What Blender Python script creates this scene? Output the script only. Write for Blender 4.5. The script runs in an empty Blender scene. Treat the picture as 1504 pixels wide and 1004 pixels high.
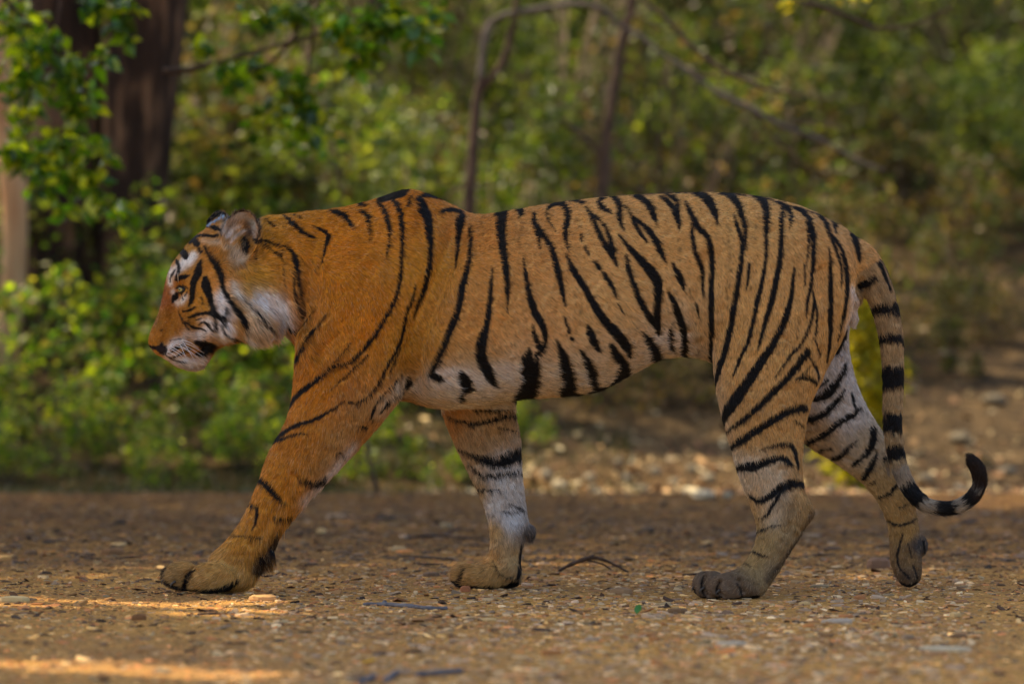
import bpy, math, random
import numpy as np
from mathutils import Vector, Matrix
from mathutils.bvhtree import BVHTree

rng = np.random.default_rng(7)
random.seed(7)
SC = bpy.context.scene
COL = SC.collection
R = math.radians

# ------------------------------------------------------------------ camera, world, sun, exposure
F_PX, CAM_Y, CAM_Z, CX, HORIZON = 5882.0, -10.0, 0.54, 752.0, 550.0
cam_data = bpy.data.cameras.new('camera')
cam = bpy.data.objects.new('camera', cam_data)
COL.objects.link(cam)
cam.location = (0, CAM_Y, CAM_Z)
cam.rotation_euler = (R(90), 0, 0)
cam_data.sensor_width = 36
cam_data.lens = F_PX / 1504 * 36
cam_data.shift_y = (HORIZON - 502) / 1504
cam_data.clip_start = 0.1
cam_data.clip_end = 500
cam_data.dof.use_dof = True
cam_data.dof.focus_distance = 9.83
cam_data.dof.aperture_fstop = 2.9
SC.camera = cam

SUN_EL, SUN_AZ = R(57), R(-62)            # azimuth from +Y (away from the camera), clockwise seen from above
sun_dir = Vector((math.sin(SUN_AZ) * math.cos(SUN_EL), math.cos(SUN_AZ) * math.cos(SUN_EL), math.sin(SUN_EL)))
world = bpy.data.worlds.new('World')
SC.world = world
world.use_nodes = True
wn = world.node_tree.nodes
sky = wn.new('ShaderNodeTexSky')
sky.sky_type = 'NISHITA'
sky.sun_disc = False
sky.sun_elevation = SUN_EL
sky.sun_rotation = SUN_AZ
sky.air_density = 0.9
sky.dust_density = 3.5
sky.ozone_density = 0.6
world.node_tree.links.new(sky.outputs[0], wn['Background'].inputs[0])
wn['Background'].inputs[1].default_value = 0.15
sun_data = bpy.data.lights.new('sun', 'SUN')
sun_data.energy = 3.8
sun_data.angle = R(0.5)
sun_data.color = (1.0, 0.83, 0.56)
sun = bpy.data.objects.new('sun', sun_data)
COL.objects.link(sun)
sun.location = (-6, 3, 12)
sun.rotation_euler = sun_dir.to_track_quat('Z', 'Y').to_euler()
SC.view_settings.view_transform = 'Standard'
SC.view_settings.look = 'None'
SC.view_settings.gamma = 1.0
SC.view_settings.exposure = 0.9
SC.render.engine = 'CYCLES'
SC.cycles.use_denoising = True
SC.cycles.max_bounces = 6
SC.cycles.diffuse_bounces = 3
SC.cycles.glossy_bounces = 2
SC.cycles.transmission_bounces = 4
SC.cycles.transparent_max_bounces = 8
try:
    SC.cycles_curves.shape = 'RIBBONS'
except Exception:
    pass

# ------------------------------------------------------------------ helpers
def P(u, v, Y=0.0):
    """a point of the photograph at depth Y, in metres"""
    d = Y - CAM_Y
    return np.array([(u - CX) / F_PX * d, Y, CAM_Z - (v - HORIZON) / F_PX * d])

def PX(p):
    """metres back to photograph pixels, for arrays (n,3)"""
    d = p[:, 1] - CAM_Y
    return (p[:, 0] / d) * F_PX + CX, HORIZON - (p[:, 2] - CAM_Z) / d * F_PX

def srgb(r, g, b):
    return tuple(((c / 255) / 12.92 if c / 255 <= 0.04045 else ((c / 255 + 0.055) / 1.055) ** 2.4) for c in (r, g, b))

def tag(o, label=None, cat=None, group=None, kind=None):
    if label: o['label'] = label
    if cat: o['category'] = cat
    if group: o['group'] = group
    if kind: o['kind'] = kind
    return o

def empty(name, loc=(0, 0, 0)):
    o = bpy.data.objects.new(name, None)
    COL.objects.link(o)
    o.location = loc
    o.empty_display_size = 0.1
    return o

def mesh_from(name, verts, faces, smooth=True):
    me = bpy.data.meshes.new(name)
    verts = np.asarray(verts, dtype=np.float32)
    if isinstance(faces, np.ndarray):
        nf, k = faces.shape
        me.vertices.add(len(verts)); me.vertices.foreach_set('co', verts.ravel())
        me.loops.add(nf * k); me.loops.foreach_set('vertex_index', faces.astype(np.int32).ravel())
        me.polygons.add(nf); me.polygons.foreach_set('loop_start', np.arange(nf, dtype=np.int32) * k)
        me.polygons.foreach_set('loop_total', np.full(nf, k, dtype=np.int32))
        me.update(calc_edges=True)
    else:
        me.from_pydata([tuple(map(float, v)) for v in verts], [], [tuple(map(int, f)) for f in faces])
        me.update()
    me.polygons.foreach_set('use_smooth', np.full(len(me.polygons), smooth))
    return me

def put(name, me, mat=None, parent=None, loc=None):
    o = bpy.data.objects.new(name, me)
    COL.objects.link(o)
    if mat is not None and not me.materials:
        me.materials.append(mat)
    if parent: o.parent = parent
    if loc is not None: o.location = loc
    return o

def color_attr(me, cols, name='Col', domain='POINT'):
    a = me.attributes.new(name, 'FLOAT_COLOR', domain)
    c = np.ones((len(cols), 4), dtype=np.float32); c[:, :3] = cols
    a.data.foreach_set('color', c.ravel())

def catmull(pts, n):
    """resample rows of pts (k,m) with n steps per span"""
    pts = np.asarray(pts, float)
    p = np.vstack([2 * pts[0] - pts[1], pts, 2 * pts[-1] - pts[-2]])
    out = []
    for i in range(1, len(p) - 2):
        for t in np.arange(n) / n:
            t2, t3 = t * t, t * t * t
            out.append(0.5 * (2 * p[i] + (p[i + 1] - p[i - 1]) * t + (2 * p[i - 1] - 5 * p[i] + 4 * p[i + 1] - p[i + 2]) * t2
                              + (3 * p[i] - p[i - 1] - 3 * p[i + 1] + p[i + 2]) * t3))
    out.append(p[-2])
    return np.array(out)

def tube(path, radii, k=8, jitter=0.0, cap=True):
    """closed tube along a path; returns verts, faces"""
    path = np.asarray(path, float); n = len(path)
    radii = np.asarray(radii, float) * np.ones(n)
    t = np.gradient(path, axis=0); t /= np.linalg.norm(t, axis=1)[:, None] + 1e-9
    ref = np.array([0.0, 1.0, 0.0]) if abs(t[:, 1]).mean() < 0.7 else np.array([1.0, 0, 0])
    V = []
    for i in range(n):
        a = np.cross(t[i], ref); a /= np.linalg.norm(a) + 1e-9
        b = np.cross(t[i], a)
        for j in range(k):
            th = 2 * math.pi * j / k
            r = radii[i] * (1 + jitter * (rng.random() - 0.5))
            V.append(path[i] + r * (math.cos(th) * a + math.sin(th) * b))
    Fs = []
    for i in range(n - 1):
        for j in range(k):
            q = (j + 1) % k
            Fs.append((i * k + j, i * k + q, (i + 1) * k + q, (i + 1) * k + j))
    if cap:
        Fs.append(tuple(range(k))[::-1]); Fs.append(tuple((n - 1) * k + j for j in range(k)))
    return V, Fs

class Geo:
    def __init__(self): self.v = []; self.f = []
    def add(self, vf):
        v, f = vf; o = len(self.v)
        self.v.extend([tuple(x) for x in v]); self.f.extend([tuple(i + o for i in g) for g in f]); return self
    def mesh(self, name, smooth=True): return mesh_from(name, self.v, self.f, smooth)

# ------------------------------------------------------------------ materials
def new_mat(name):
    m = bpy.data.materials.new(name); m.use_nodes = True
    nt = m.node_tree
    return m, nt, nt.nodes, nt.links, nt.nodes['Principled BSDF']

def mat_noise(name, c1, c2, scale=8, rough=0.85, bump=0.3, bscale=40, detail=6, coord='Object', c3=None, bdist=0.01, spec=0.3, stretch=1.0):
    m, nt, N, L, b = new_mat(name)
    tc0 = N.new('ShaderNodeTexCoord')
    tc = N.new('ShaderNodeMapping'); tc.inputs['Scale'].default_value = (1, 1, stretch)
    L.new(tc0.outputs[coord], tc.inputs[0])
    nz = N.new('ShaderNodeTexNoise'); nz.inputs['Scale'].default_value = scale; nz.inputs['Detail'].default_value = detail
    L.new(tc.outputs[0], nz.inputs['Vector'])
    cr = N.new('ShaderNodeValToRGB')
    cr.color_ramp.elements[0].position = 0.3; cr.color_ramp.elements[0].color = (*c1, 1)
    cr.color_ramp.elements[1].position = 0.7; cr.color_ramp.elements[1].color = (*c2, 1)
    if c3:
        e = cr.color_ramp.elements.new(0.5); e.color = (*c3, 1)
    L.new(nz.outputs['Fac'], cr.inputs[0]); L.new(cr.outputs[0], b.inputs['Base Color'])
    b.inputs['Roughness'].default_value = rough
    b.inputs['Specular IOR Level'].default_value = spec
    if bump:
        n2 = N.new('ShaderNodeTexNoise'); n2.inputs['Scale'].default_value = bscale; n2.inputs['Detail'].default_value = 8
        L.new(tc.outputs[0], n2.inputs['Vector'])
        bp = N.new('ShaderNodeBump'); bp.inputs['Strength'].default_value = bump; bp.inputs['Distance'].default_value = bdist
        L.new(n2.outputs['Fac'], bp.inputs['Height']); L.new(bp.outputs[0], b.inputs['Normal'])
    return m

def mat_attr(name, rough=0.8, spec=0.2, bump=0.0, bscale=300):
    m, nt, N, L, b = new_mat(name)
    a = N.new('ShaderNodeAttribute'); a.attribute_name = 'Col'
    L.new(a.outputs['Color'], b.inputs['Base Color'])
    b.inputs['Roughness'].default_value = rough
    b.inputs['Specular IOR Level'].default_value = spec
    if bump:
        tc = N.new('ShaderNodeTexCoord')
        n2 = N.new('ShaderNodeTexNoise'); n2.inputs['Scale'].default_value = bscale
        L.new(tc.outputs['Object'], n2.inputs['Vector'])
        bp = N.new('ShaderNodeBump'); bp.inputs['Strength'].default_value = bump; bp.inputs['Distance'].default_value = 0.003
        L.new(n2.outputs['Fac'], bp.inputs['Height']); L.new(bp.outputs[0], b.inputs['Normal'])
    return m

def mat_leaf(name, tint=(1, 1, 1), transl=0.45, rough=0.45, spec=0.4):
    """leaf colour from the Col attribute, varied per plant"""
    m, nt, N, L, b = new_mat(name)
    a = N.new('ShaderNodeAttribute'); a.attribute_name = 'Col'
    oi = N.new('ShaderNodeObjectInfo')
    hsv = N.new('ShaderNodeHueSaturation')
    mr = N.new('ShaderNodeMapRange'); mr.inputs[3].default_value = 0.75; mr.inputs[4].default_value = 1.25
    L.new(oi.outputs['Random'], mr.inputs[0]); L.new(mr.outputs[0], hsv.inputs['Value'])
    L.new(a.outputs['Color'], hsv.inputs['Color'])
    mx = N.new('ShaderNodeMix'); mx.data_type = 'RGBA'; mx.blend_type = 'MULTIPLY'
    mx.inputs[0].default_value = 1.0; mx.inputs[7].default_value = (*tint, 1)
    L.new(hsv.outputs[0], mx.inputs[6])
    L.new(mx.outputs[2], b.inputs['Base Color'])
    b.inputs['Roughness'].default_value = rough
    b.inputs['Specular IOR Level'].default_value = spec
    tr = N.new('ShaderNodeBsdfTranslucent')
    br = N.new('ShaderNodeMix'); br.data_type = 'RGBA'; br.blend_type = 'MULTIPLY'; br.inputs[0].default_value = 1.0
    br.inputs[7].default_value = (1.45, 1.5, 0.5, 1)
    L.new(mx.outputs[2], br.inputs[6]); L.new(br.outputs[2], tr.inputs[0])
    ms = N.new('ShaderNodeMixShader'); ms.inputs[0].default_value = transl
    L.new(b.outputs[0], ms.inputs[1]); L.new(tr.outputs[0], ms.inputs[2])
    L.new(ms.outputs[0], N['Material Output'].inputs[0])
    return m
# ------------------------------------------------------------------ the tiger's coat, as strokes
# every stroke: a list of (x, y, width) traced on an enlarged detail; C(...) brings it to one common plane
def C(ox, oy, s, strokes):
    return [[(ox + x / s, oy + y / s, w / s) for x, y, w in st] for st in strokes]

def parse(txt):
    out = []
    for line in txt.strip().splitlines():
        line = line.split('#')[0].strip()
        if line:
            out.append([tuple(float(q) for q in t.split(',')) for t in line.split()])
    return out

BLACK = []  # stripes and dark marks; shade between the toes is painted in too
# head and neck
BLACK += C(200, 270, 3.462, parse('''
270,300,20 300,272,16 350,264,18 415,270,14
360,220,14 395,226,22 428,240,14
283,283,20 300,300,38 312,315,18
225,345,20 243,358,44 255,378,18
308,318,12 325,348,20
345,322,12 365,370,24 400,415,34 425,460,34 435,520,28 460,575,26 490,625,28 520,665,34 548,700,26 520,722,20
325,390,10 318,420,32 310,455,44 290,500,34 285,545,28 280,590,26 265,620,12
350,482,34 355,520,52 370,570,36 382,620,28 385,650,30
265,680,12 300,665,20 345,655,16 385,655,36 430,672,30 450,650,12 452,625,14
430,680,16 435,720,16 455,760,16 480,780,34 500,795,20
245,700,10 280,725,14 320,735,12 352,745,10
318,715,8 340,700,12 365,720,10 380,742,12 395,720,14 385,703,8
215,650,6 235,700,10 262,742,8
235,648,10 270,642,14 297,625,10
330,575,7 335,612,9
203,532,9 215,521,11 240,517,9 262,532,7
212,552,10 198,576,32 183,602,12
150,470,7 158,450,9 170,430,8
262,690,5 275,715,7
300,690,8 330,680,6
350,705,6 372,715,8
230,560,4 238,590,5
395,690,12 405,730,10
175,840,6 215,825,8 250,822,8
210,905,5 250,900,7
258,545,6 246,572,6
200,490,12 235,475,28 264,470,10
206,395,20 215,430,18 205,468,12 195,490,6
172,500,8 178,470,9 195,440,7
165,860,8 200,840,15 245,805,12
168,800,3 235,782,5
185,882,7 230,860,12 270,830,9
296,800,16 330,818,44 360,828,58 390,822,24
310,862,22 340,862,30 362,850,14
120,745,8 132,745,8
532,580,7 590,630,14 640,690,18 662,722,8
745,690,12 770,712,28 788,726,12
740,315,8 780,345,22 803,390,34 815,460,20 828,540,18 830,620,20 824,700,14 822,742,8
795,440,10 797,540,14 806,620,12 820,690,10
640,290,12 690,310,14 742,345,7
625,300,14 680,345,12 730,375,14 746,405,8
740,420,5 752,520,6
597,288,26 615,300,24 632,290,14
600,350,12 598,385,10
650,185,9 695,220,10
790,160,7 825,180,8
'''))
# neck, shoulder and upper foreleg
BLACK += C(400, 260, 2.51, parse('''
35,145,10 70,175,20 110,205,18 155,222,7
145,180,6 180,195,14 205,215,18 195,255,14 180,322,5
200,125,8 245,135,22 275,160,22 298,194,7
315,125,8 340,140,20 355,180,16 358,238,5
385,95,14 405,120,22 425,170,20 430,230,14 418,302,5
383,88,22 430,70,36 470,56,40 488,44,14
310,104,14 340,106,10
440,85,16 465,120,22 475,180,20 475,270,16 470,370,16 455,440,16 420,510,18 370,590,18 320,650,18 280,685,14 220,700,14 150,755,22 90,805,20 58,852,9
502,72,12 498,105,14
525,82,14 560,62,22 612,76,12
542,88,26 550,115,42 570,150,40 575,200,30 580,260,22 575,340,20 560,410,18 535,470,14 518,522,5
615,130,14 650,118,18 695,130,16 690,160,36 685,210,22 680,270,16 675,332,5
725,175,10 727,250,18 718,330,20 700,400,26 685,480,26 655,560,28 620,640,26 590,700,26 578,727,22
598,733,28 612,738,26
530,395,5 515,450,13 490,510,13 480,580,12 450,650,12 420,700,12 390,760,12 350,810,8 310,830,11 280,828,7
475,620,5 450,680,6 430,730,4
290,610,4 240,670,7 195,712,5
350,655,7 300,705,8 250,750,8 212,788,4
200,505,6 160,555,12 115,605,14 88,667,7
160,475,4 130,520,5 106,552,4
498,738,10 500,758,30 482,785,12
475,725,6 440,770,8 385,830,10 368,880,12 372,902,6
470,790,8 430,828,12 402,862,9
265,825,10 220,855,12 150,895,14 80,915,16 20,955,14 -18,985,7
135,948,5 90,945,10 40,960,14 0,975,12 -28,1002,7
'''))
# ribs and belly
BLACK += C(600, 260, 2.79, parse('''
350,155,22 375,145,46 375,200,42 382,280,36 395,360,30 403,440,24 403,552,7
435,130,22 455,140,26 450,165,12
340,370,8 335,450,18 328,540,26 318,610,26 305,650,42 292,720,48 310,780,48 335,830,34 350,862,9
470,335,8 478,400,20 490,470,26 515,550,34 540,590,32 558,650,24 550,690,24 532,722,20
508,600,8 512,640,18 530,690,26
492,705,18 485,770,66 492,845,72 462,890,70 425,908,24
520,720,14 527,810,22
213,800,24 222,830,50 238,862,40 215,880,24 205,918,18
510,150,14 518,200,26 555,245,22 590,310,26 605,370,28 625,450,24 640,527,7
520,210,24 530,250,20 537,292,7
555,150,8 570,125,14 600,110,20 635,120,26 650,160,26 640,220,26 645,270,16 656,307,5
560,150,10 575,185,10 602,222,5
565,108,12 640,96,10 715,104,10
605,665,8 625,720,36 640,790,52 645,850,62 632,890,56
610,888,28 700,897,22 750,885,36 830,875,34
700,705,10 725,750,34 745,810,40 752,865,28
635,570,10 648,605,15 656,635,14
662,655,14 672,664,14
730,600,10 745,640,36 765,690,30 782,712,8
'''))
# flank, loin
BLACK += C(820, 260, 2.789, parse('''
30,315,10 60,380,28 110,460,30 150,530,34 190,590,38 235,640,46 275,690,42 287,732,16
112,122,9 138,170,22 158,215,22 180,262,24 215,312,30 238,362,11
130,145,12 175,185,14 205,240,20 222,300,26
188,88,8 160,95,18 170,120,24 200,140,14 218,153,5
205,82,10 235,95,22 248,130,24 245,160,24 266,218,8
268,118,8 300,170,18 330,225,20 362,267,7
300,160,12 345,195,20 380,235,28 410,290,30 440,352,8
305,78,14 340,90,28 370,120,30 390,160,26 403,197,7
245,235,8 290,290,24 340,345,34 385,395,46 405,440,44 405,500,34 400,560,34 400,610,36 411,650,8
275,320,10 285,370,22 310,450,26 340,520,28 370,570,30 400,615,30
410,80,10 445,100,20 475,140,30 490,180,24 495,220,7
430,72,10 470,85,20 485,110,16 488,150,18
545,65,14 590,80,34 620,110,38 640,150,28 650,197,7
515,100,10 540,150,24 570,205,28 605,240,24 622,290,28 628,360,24 625,450,24 625,560,26 625,660,22 620,760,18 612,802,7
545,190,12 548,250,18 560,310,20 585,370,22 590,430,16 592,497,5
655,60,24 700,75,30 730,110,32 750,160,26 765,230,18 762,300,8
718,150,8 730,200,16 750,260,20 748,340,22 735,430,24 720,520,26 705,610,26 685,700,26 660,780,24 635,867,8
465,350,10 485,390,28 505,430,26 513,462,8
450,470,14 475,520,28 495,580,34 512,640,30 512,700,30 500,752,38
470,595,8 455,640,18 455,690,20 472,722,8
340,635,10 370,680,36 395,730,42 380,790,28
215,690,26 240,740,40 265,790,50 230,850,40 190,870,20
400,800,14 440,777,16 500,767,12 560,767,8 600,782,8
92,236,11 95,262,9
106,285,14 122,318,12
145,348,18 165,372,20
182,392,20 215,440,20 236,492,12
246,520,9 262,552,9
560,515,9 570,548,12 574,575,7
715,812,7 745,740,14 781,660,14
774,440,10 772,400,8
0,97,9 60,95,12 95,110,10
200,78,6 330,72,5 460,66,6 600,58,6
'''))
# rump and thigh
BLACK += C(1020, 260, 2.51, parse('''
210,65,14 250,90,30 262,140,28 262,200,20 262,290,14 250,380,16 232,450,20 215,530,16 195,610,16 165,670,12 148,722,5
320,115,16 318,170,20 318,250,20 308,340,22 290,430,24 270,500,22 250,570,16 232,637,5
368,335,9 360,400,16 352,460,22 330,530,26 290,610,28 245,680,34 195,755,40 150,820,44 115,870,36 100,912,12
300,90,9 335,110,20 352,140,18 350,192,5
365,112,14 400,130,20 430,190,24 438,260,20 435,330,16 428,400,14 415,460,14 412,512,7
405,130,10 418,200,12 418,260,10 412,317,5
405,320,7 407,397,7
435,420,8 440,470,14 425,540,12 395,610,10 350,660,10 298,737,4
440,440,8 452,510,10 445,580,8 434,602,4
455,138,14 480,170,18 500,220,16 525,280,12 540,340,10 541,402,5
500,210,10 535,255,14 555,320,18 563,400,18 555,480,14 540,550,10 528,604,5
490,143,12 510,165,18 515,202,7
495,260,7 500,340,16 502,430,20 500,510,20 500,600,14 488,682,6
415,640,30 380,690,26 340,740,26 290,790,26 230,850,24 170,900,18 112,937,8
420,660,10 445,690,12 459,742,8
445,600,8 466,652,8
375,745,9 405,720,8 427,693,5
380,740,12 420,738,18 449,757,14
565,185,14 590,230,24 605,290,18 608,312,5
200,318,12 198,360,12 190,412,6
60,50,10 140,52,16 100,50,10
0,48,6 240,75,5 300,92,5 450,135,5
'''))
# near hind leg
BLACK += C(980, 560, 2.952, parse('''
597,112,34 530,125,36 450,170,34 380,215,36 310,260,36 272,285,16
400,297,7 450,280,14 520,270,20 553,300,20 566,375,12
308,368,32 370,368,44 430,345,34 500,330,28 538,358,18
355,488,12 390,515,24 440,500,30 490,460,36 540,440,40 582,440,34
500,470,12 460,530,16 430,580,12 388,592,8
388,652,12 440,630,9 492,620,5
345,718,9 380,740,13 440,762,7
315,768,8 362,802,7
558,168,7 592,192,10
'''))
# near foreleg
BLACK += C(220, 580, 3.138, parse('''
485,370,18 530,405,32 570,450,28 600,480,20 638,507,8
440,470,7 470,505,15 495,520,17 490,570,11 470,622,7
680,375,9 720,395,24 770,405,28 812,383,26
370,610,9 385,645,9 430,650,9 520,655,12
568,563,12 610,572,17 662,563,18
862,266,12 890,268,12
958,140,14 1002,150,14
70,862,16 130,888,18 200,905,22 290,903,24 370,880,30 408,852,16
207,803,8 178,830,26 165,875,30
72,795,16 60,835,14
'''))
BLACK += C(980, 560, 2.952, parse('''
160,838,5 150,870,9 153,905,10 166,938,12
228,868,5 215,895,9 220,920,10 236,942,12
300,872,4 318,900,8 325,935,10
118,900,8 135,935,10 200,944,12 300,944,14 395,930,14
'''))  # shade in the gaps between the hind toes, painted black
BLACK_FAR_FRONT = C(560, 570, 3.041, parse('''
290,125,8 350,145,14 430,155,20 500,140,24 560,125,20 620,115,18
410,100,8 480,100,14 600,92,12
520,175,8 610,190,12
335,262,8 400,295,16 460,315,36 520,325,50 580,305,60 635,270,50
388,333,7 440,380,18 520,385,20 625,368,18
422,450,7 470,452,12 528,452,7
535,550,8 630,550,9
570,515,8 630,537,12
455,560,6 500,560,6
330,872,26 380,890,18 450,888,16 540,893,20 605,868,36
625,700,12 618,780,16 612,840,18
372,798,7 362,825,11 350,860,14
500,770,5 530,830,6 590,850,6
545,830,4 560,848,7 590,838,6
'''))
BLACK_FAR_HIND = C(980, 560, 2.952, parse('''
580,165,36 660,150,30 720,100,26 768,36,16
600,268,20 680,230,26 740,180,26 800,145,30 835,115,18
800,50,12 812,110,14
650,300,12 708,290,9
705,335,13 750,320,26 790,280,18 828,253,7
890,205,30 890,260,34 860,310,26 803,362,14
907,305,12 880,370,30 848,418,22
918,502,14 960,485,14 1003,438,16
948,598,8 1000,622,12 1050,610,12 1082,590,8
640,75,28 700,60,24 738,10,18
640,30,18 690,-5,20
1005,547,7 1062,523,7
870,445,8 900,430,8
1020,660,10 998,750,9 1010,810,10 1050,850,10
1065,790,6 1085,850,8
1110,690,10 1118,740,8
1000,870,12 1040,885,14 1085,870,12
1045,700,5 1060,760,6
'''))
BLACK_FAR_HIND += C(1020, 260, 2.51, parse('''
520,645,24 548,590,24 556,540,10
440,815,24 500,780,26 545,720,20 558,685,10
'''))
# rows of small brown flecks (start, end, number, size)
FLECKS = [((707, 315), (709, 372), 5, 3.5), ((765, 325), (766, 375), 6, 4), ((757, 340), (762, 362), 3, 3),
          ((606, 300), (610, 340), 6, 3.5), ((650, 312), (657, 350), 4, 3), ((1068, 330), (1068, 450), 11, 4),
          ((848, 325), (850, 338), 2, 4), ((872, 452), (880, 475), 3, 5), ((792, 375), (803, 392), 3, 3), ((995, 360), (997, 376), 3, 5),
          ((1112, 320), (1110, 350), 3, 4), ((1023, 480), (1024, 520), 5, 4.5), ((1011, 425), (1014, 440), 2, 5),
          ((1108, 400), (1104, 420), 2, 4), ((1172, 470), (1168, 520), 5, 4), ((1155, 500), (1080, 600), 8, 3.5), ((846, 430), (852, 475), 4, 4),
          ((462, 380), (452, 450), 9, 3), ((446, 385), (440, 450), 8, 3), ((470, 375), (462, 400), 4, 3), ((430, 430), (445, 470), 5, 3)]

def W(x, y, *wpts):
    return wpts
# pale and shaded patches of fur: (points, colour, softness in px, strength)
CREAM, WHITE, GREY, TAN = srgb(222, 206, 184), srgb(244, 240, 236), srgb(124, 110, 96), srgb(178, 140, 92)
def S(col, soft, k, o, txt): return (C(*o, parse(txt)), col, soft, k)
H_, N_ = (200, 270, 3.462), (0, 0, 1.0)
PATCH = [
    S(CREAM, 16, 0.85, N_, '600,572,20 660,578,60 740,575,70 800,560,50 900,562,40 960,530,36 1025,522,26'),
    S(WHITE, 12, 0.6, N_, '640,550,22 700,555,30 760,545,20'),
    S(CREAM, 30, 0.5, N_, '780,530,50 860,530,50 930,505,50 1000,470,50'),
    S(WHITE, 10, 0.5, N_, '965,500,24 1000,505,34 1020,520,20'),
    S(CREAM, 10, 0.75, N_, '592,560,10 575,580,16 560,600,10'),
    S(CREAM, 16, 0.8, N_, '1040,545,10 1052,600,14 1066,660,14 1085,720,14'),
    S(TAN, 20, 0.6, N_, '540,600,40 500,640,40 470,690,30'),
    S(WHITE, 8, 0.6, N_, '520,655,10 480,705,12 450,735,12'),
    S(CREAM, 12, 0.5, N_, '1060,690,50 1130,700,60 1140,760,30'),
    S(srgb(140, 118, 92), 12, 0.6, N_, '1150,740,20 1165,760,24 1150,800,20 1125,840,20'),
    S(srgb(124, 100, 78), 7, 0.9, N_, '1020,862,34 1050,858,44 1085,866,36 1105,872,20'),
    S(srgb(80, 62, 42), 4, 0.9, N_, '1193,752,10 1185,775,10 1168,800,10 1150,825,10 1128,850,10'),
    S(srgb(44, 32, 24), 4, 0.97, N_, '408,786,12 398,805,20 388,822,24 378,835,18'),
    S(WHITE, 5, 0.7, N_, '1256,425,14 1262,450,24 1252,480,20'),
    # head
    S(srgb(238, 232, 222), 3, 0.95, H_, '172,508,18 180,460,44 212,432,44 250,402,60 290,368,44'),
    S(srgb(235, 228, 216), 3, 0.9, H_, '186,548,16 212,606,26 252,574,22'),
    S(CREAM, 5, 0.8, H_, '340,290,12 390,300,18 425,310,14'),
    S(WHITE, 6, 0.9, H_, '430,540,24 425,600,70 445,680,70 420,760,70'),
    S(WHITE, 5, 0.85, H_, '330,690,20 380,705,40 320,770,54 250,762,26'),
    S(WHITE, 5, 0.85, H_, '150,850,16 200,800,22 240,790,20'),
    S(WHITE, 5, 0.9, H_, '160,875,30 230,905,60 290,925,70 350,890,40'),
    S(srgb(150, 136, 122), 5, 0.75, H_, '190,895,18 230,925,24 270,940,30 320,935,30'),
    S(WHITE, 8, 1.0, H_, '600,570,80 690,600,110 730,660,80 715,720,50'),
    S(CREAM, 8, 1.0, H_, '490,510,40 560,620,60 600,700,100 560,770,100 640,770,70'),
    S(srgb(150, 128, 104), 6, 0.8, H_, '470,385,50 520,390,60 560,380,30'),
    S(srgb(186, 182, 176), 4, 1.0, H_, '460,240,64 490,190,64 530,165,60 580,185,60 600,240,40 602,290,24'),
    S(srgb(84, 64, 50), 5, 0.9, H_, '560,210,40 570,260,50 540,300,50'),  # shade of the ear hollow painted into the fur
    S(srgb(236, 232, 226), 3, 0.9, H_, '466,280,16 490,240,12 530,215,8'),
    S(srgb(236, 232, 226), 3, 0.9, H_, '480,300,12 515,262,10 545,245,6'),
    S(srgb(90, 74, 62), 3, 0.8, H_, '460,255,8 480,215,8 520,185,8'),
    S(srgb(205, 188, 166), 3, 0.85, H_, '455,330,30 500,350,40 545,380,30 480,380,30'),
    S(srgb(196, 130, 60), 3, 0.8, H_, '575,330,30 590,370,30'),
    S(srgb(226, 220, 208), 4, 0.8, H_, '490,500,12 500,540,26 530,590,16'),
]
HARD = [   # small dark or coloured marks on the near set: (strokes, colour)
    (C(*H_, parse('''
545,290,34 548,325,42 555,350,26''')), srgb(22, 18, 16)),  # deepest shade inside the ear, painted on
    (C(*H_, parse('''
505,150,14 545,134,16 590,148,16 612,185,12 626,225,10 622,265,10 606,295,12
505,150,12 462,182,7 440,225,6 434,275,6''')), srgb(45, 32, 24)),  # dark ear rim, with shading drawn along its sides
    (C(*H_, parse('''
66,826,12 90,832,20 118,838,34 134,842,50
128,815,20 136,855,30''')), srgb(36, 24, 22)),
    (C(*H_, parse('''
150,868,10 190,895,8 240,905,8''')), srgb(60, 42, 38)),
    (C(*H_, parse('''
322,228,30 345,190,46 375,165,44 410,155,34 450,160,24
340,215,24 380,180,20''')), srgb(14, 14, 16)),
    (C(*H_, parse('''
360,212,8 400,190,13 445,172,13''')), srgb(170, 205, 232)),
]
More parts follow.
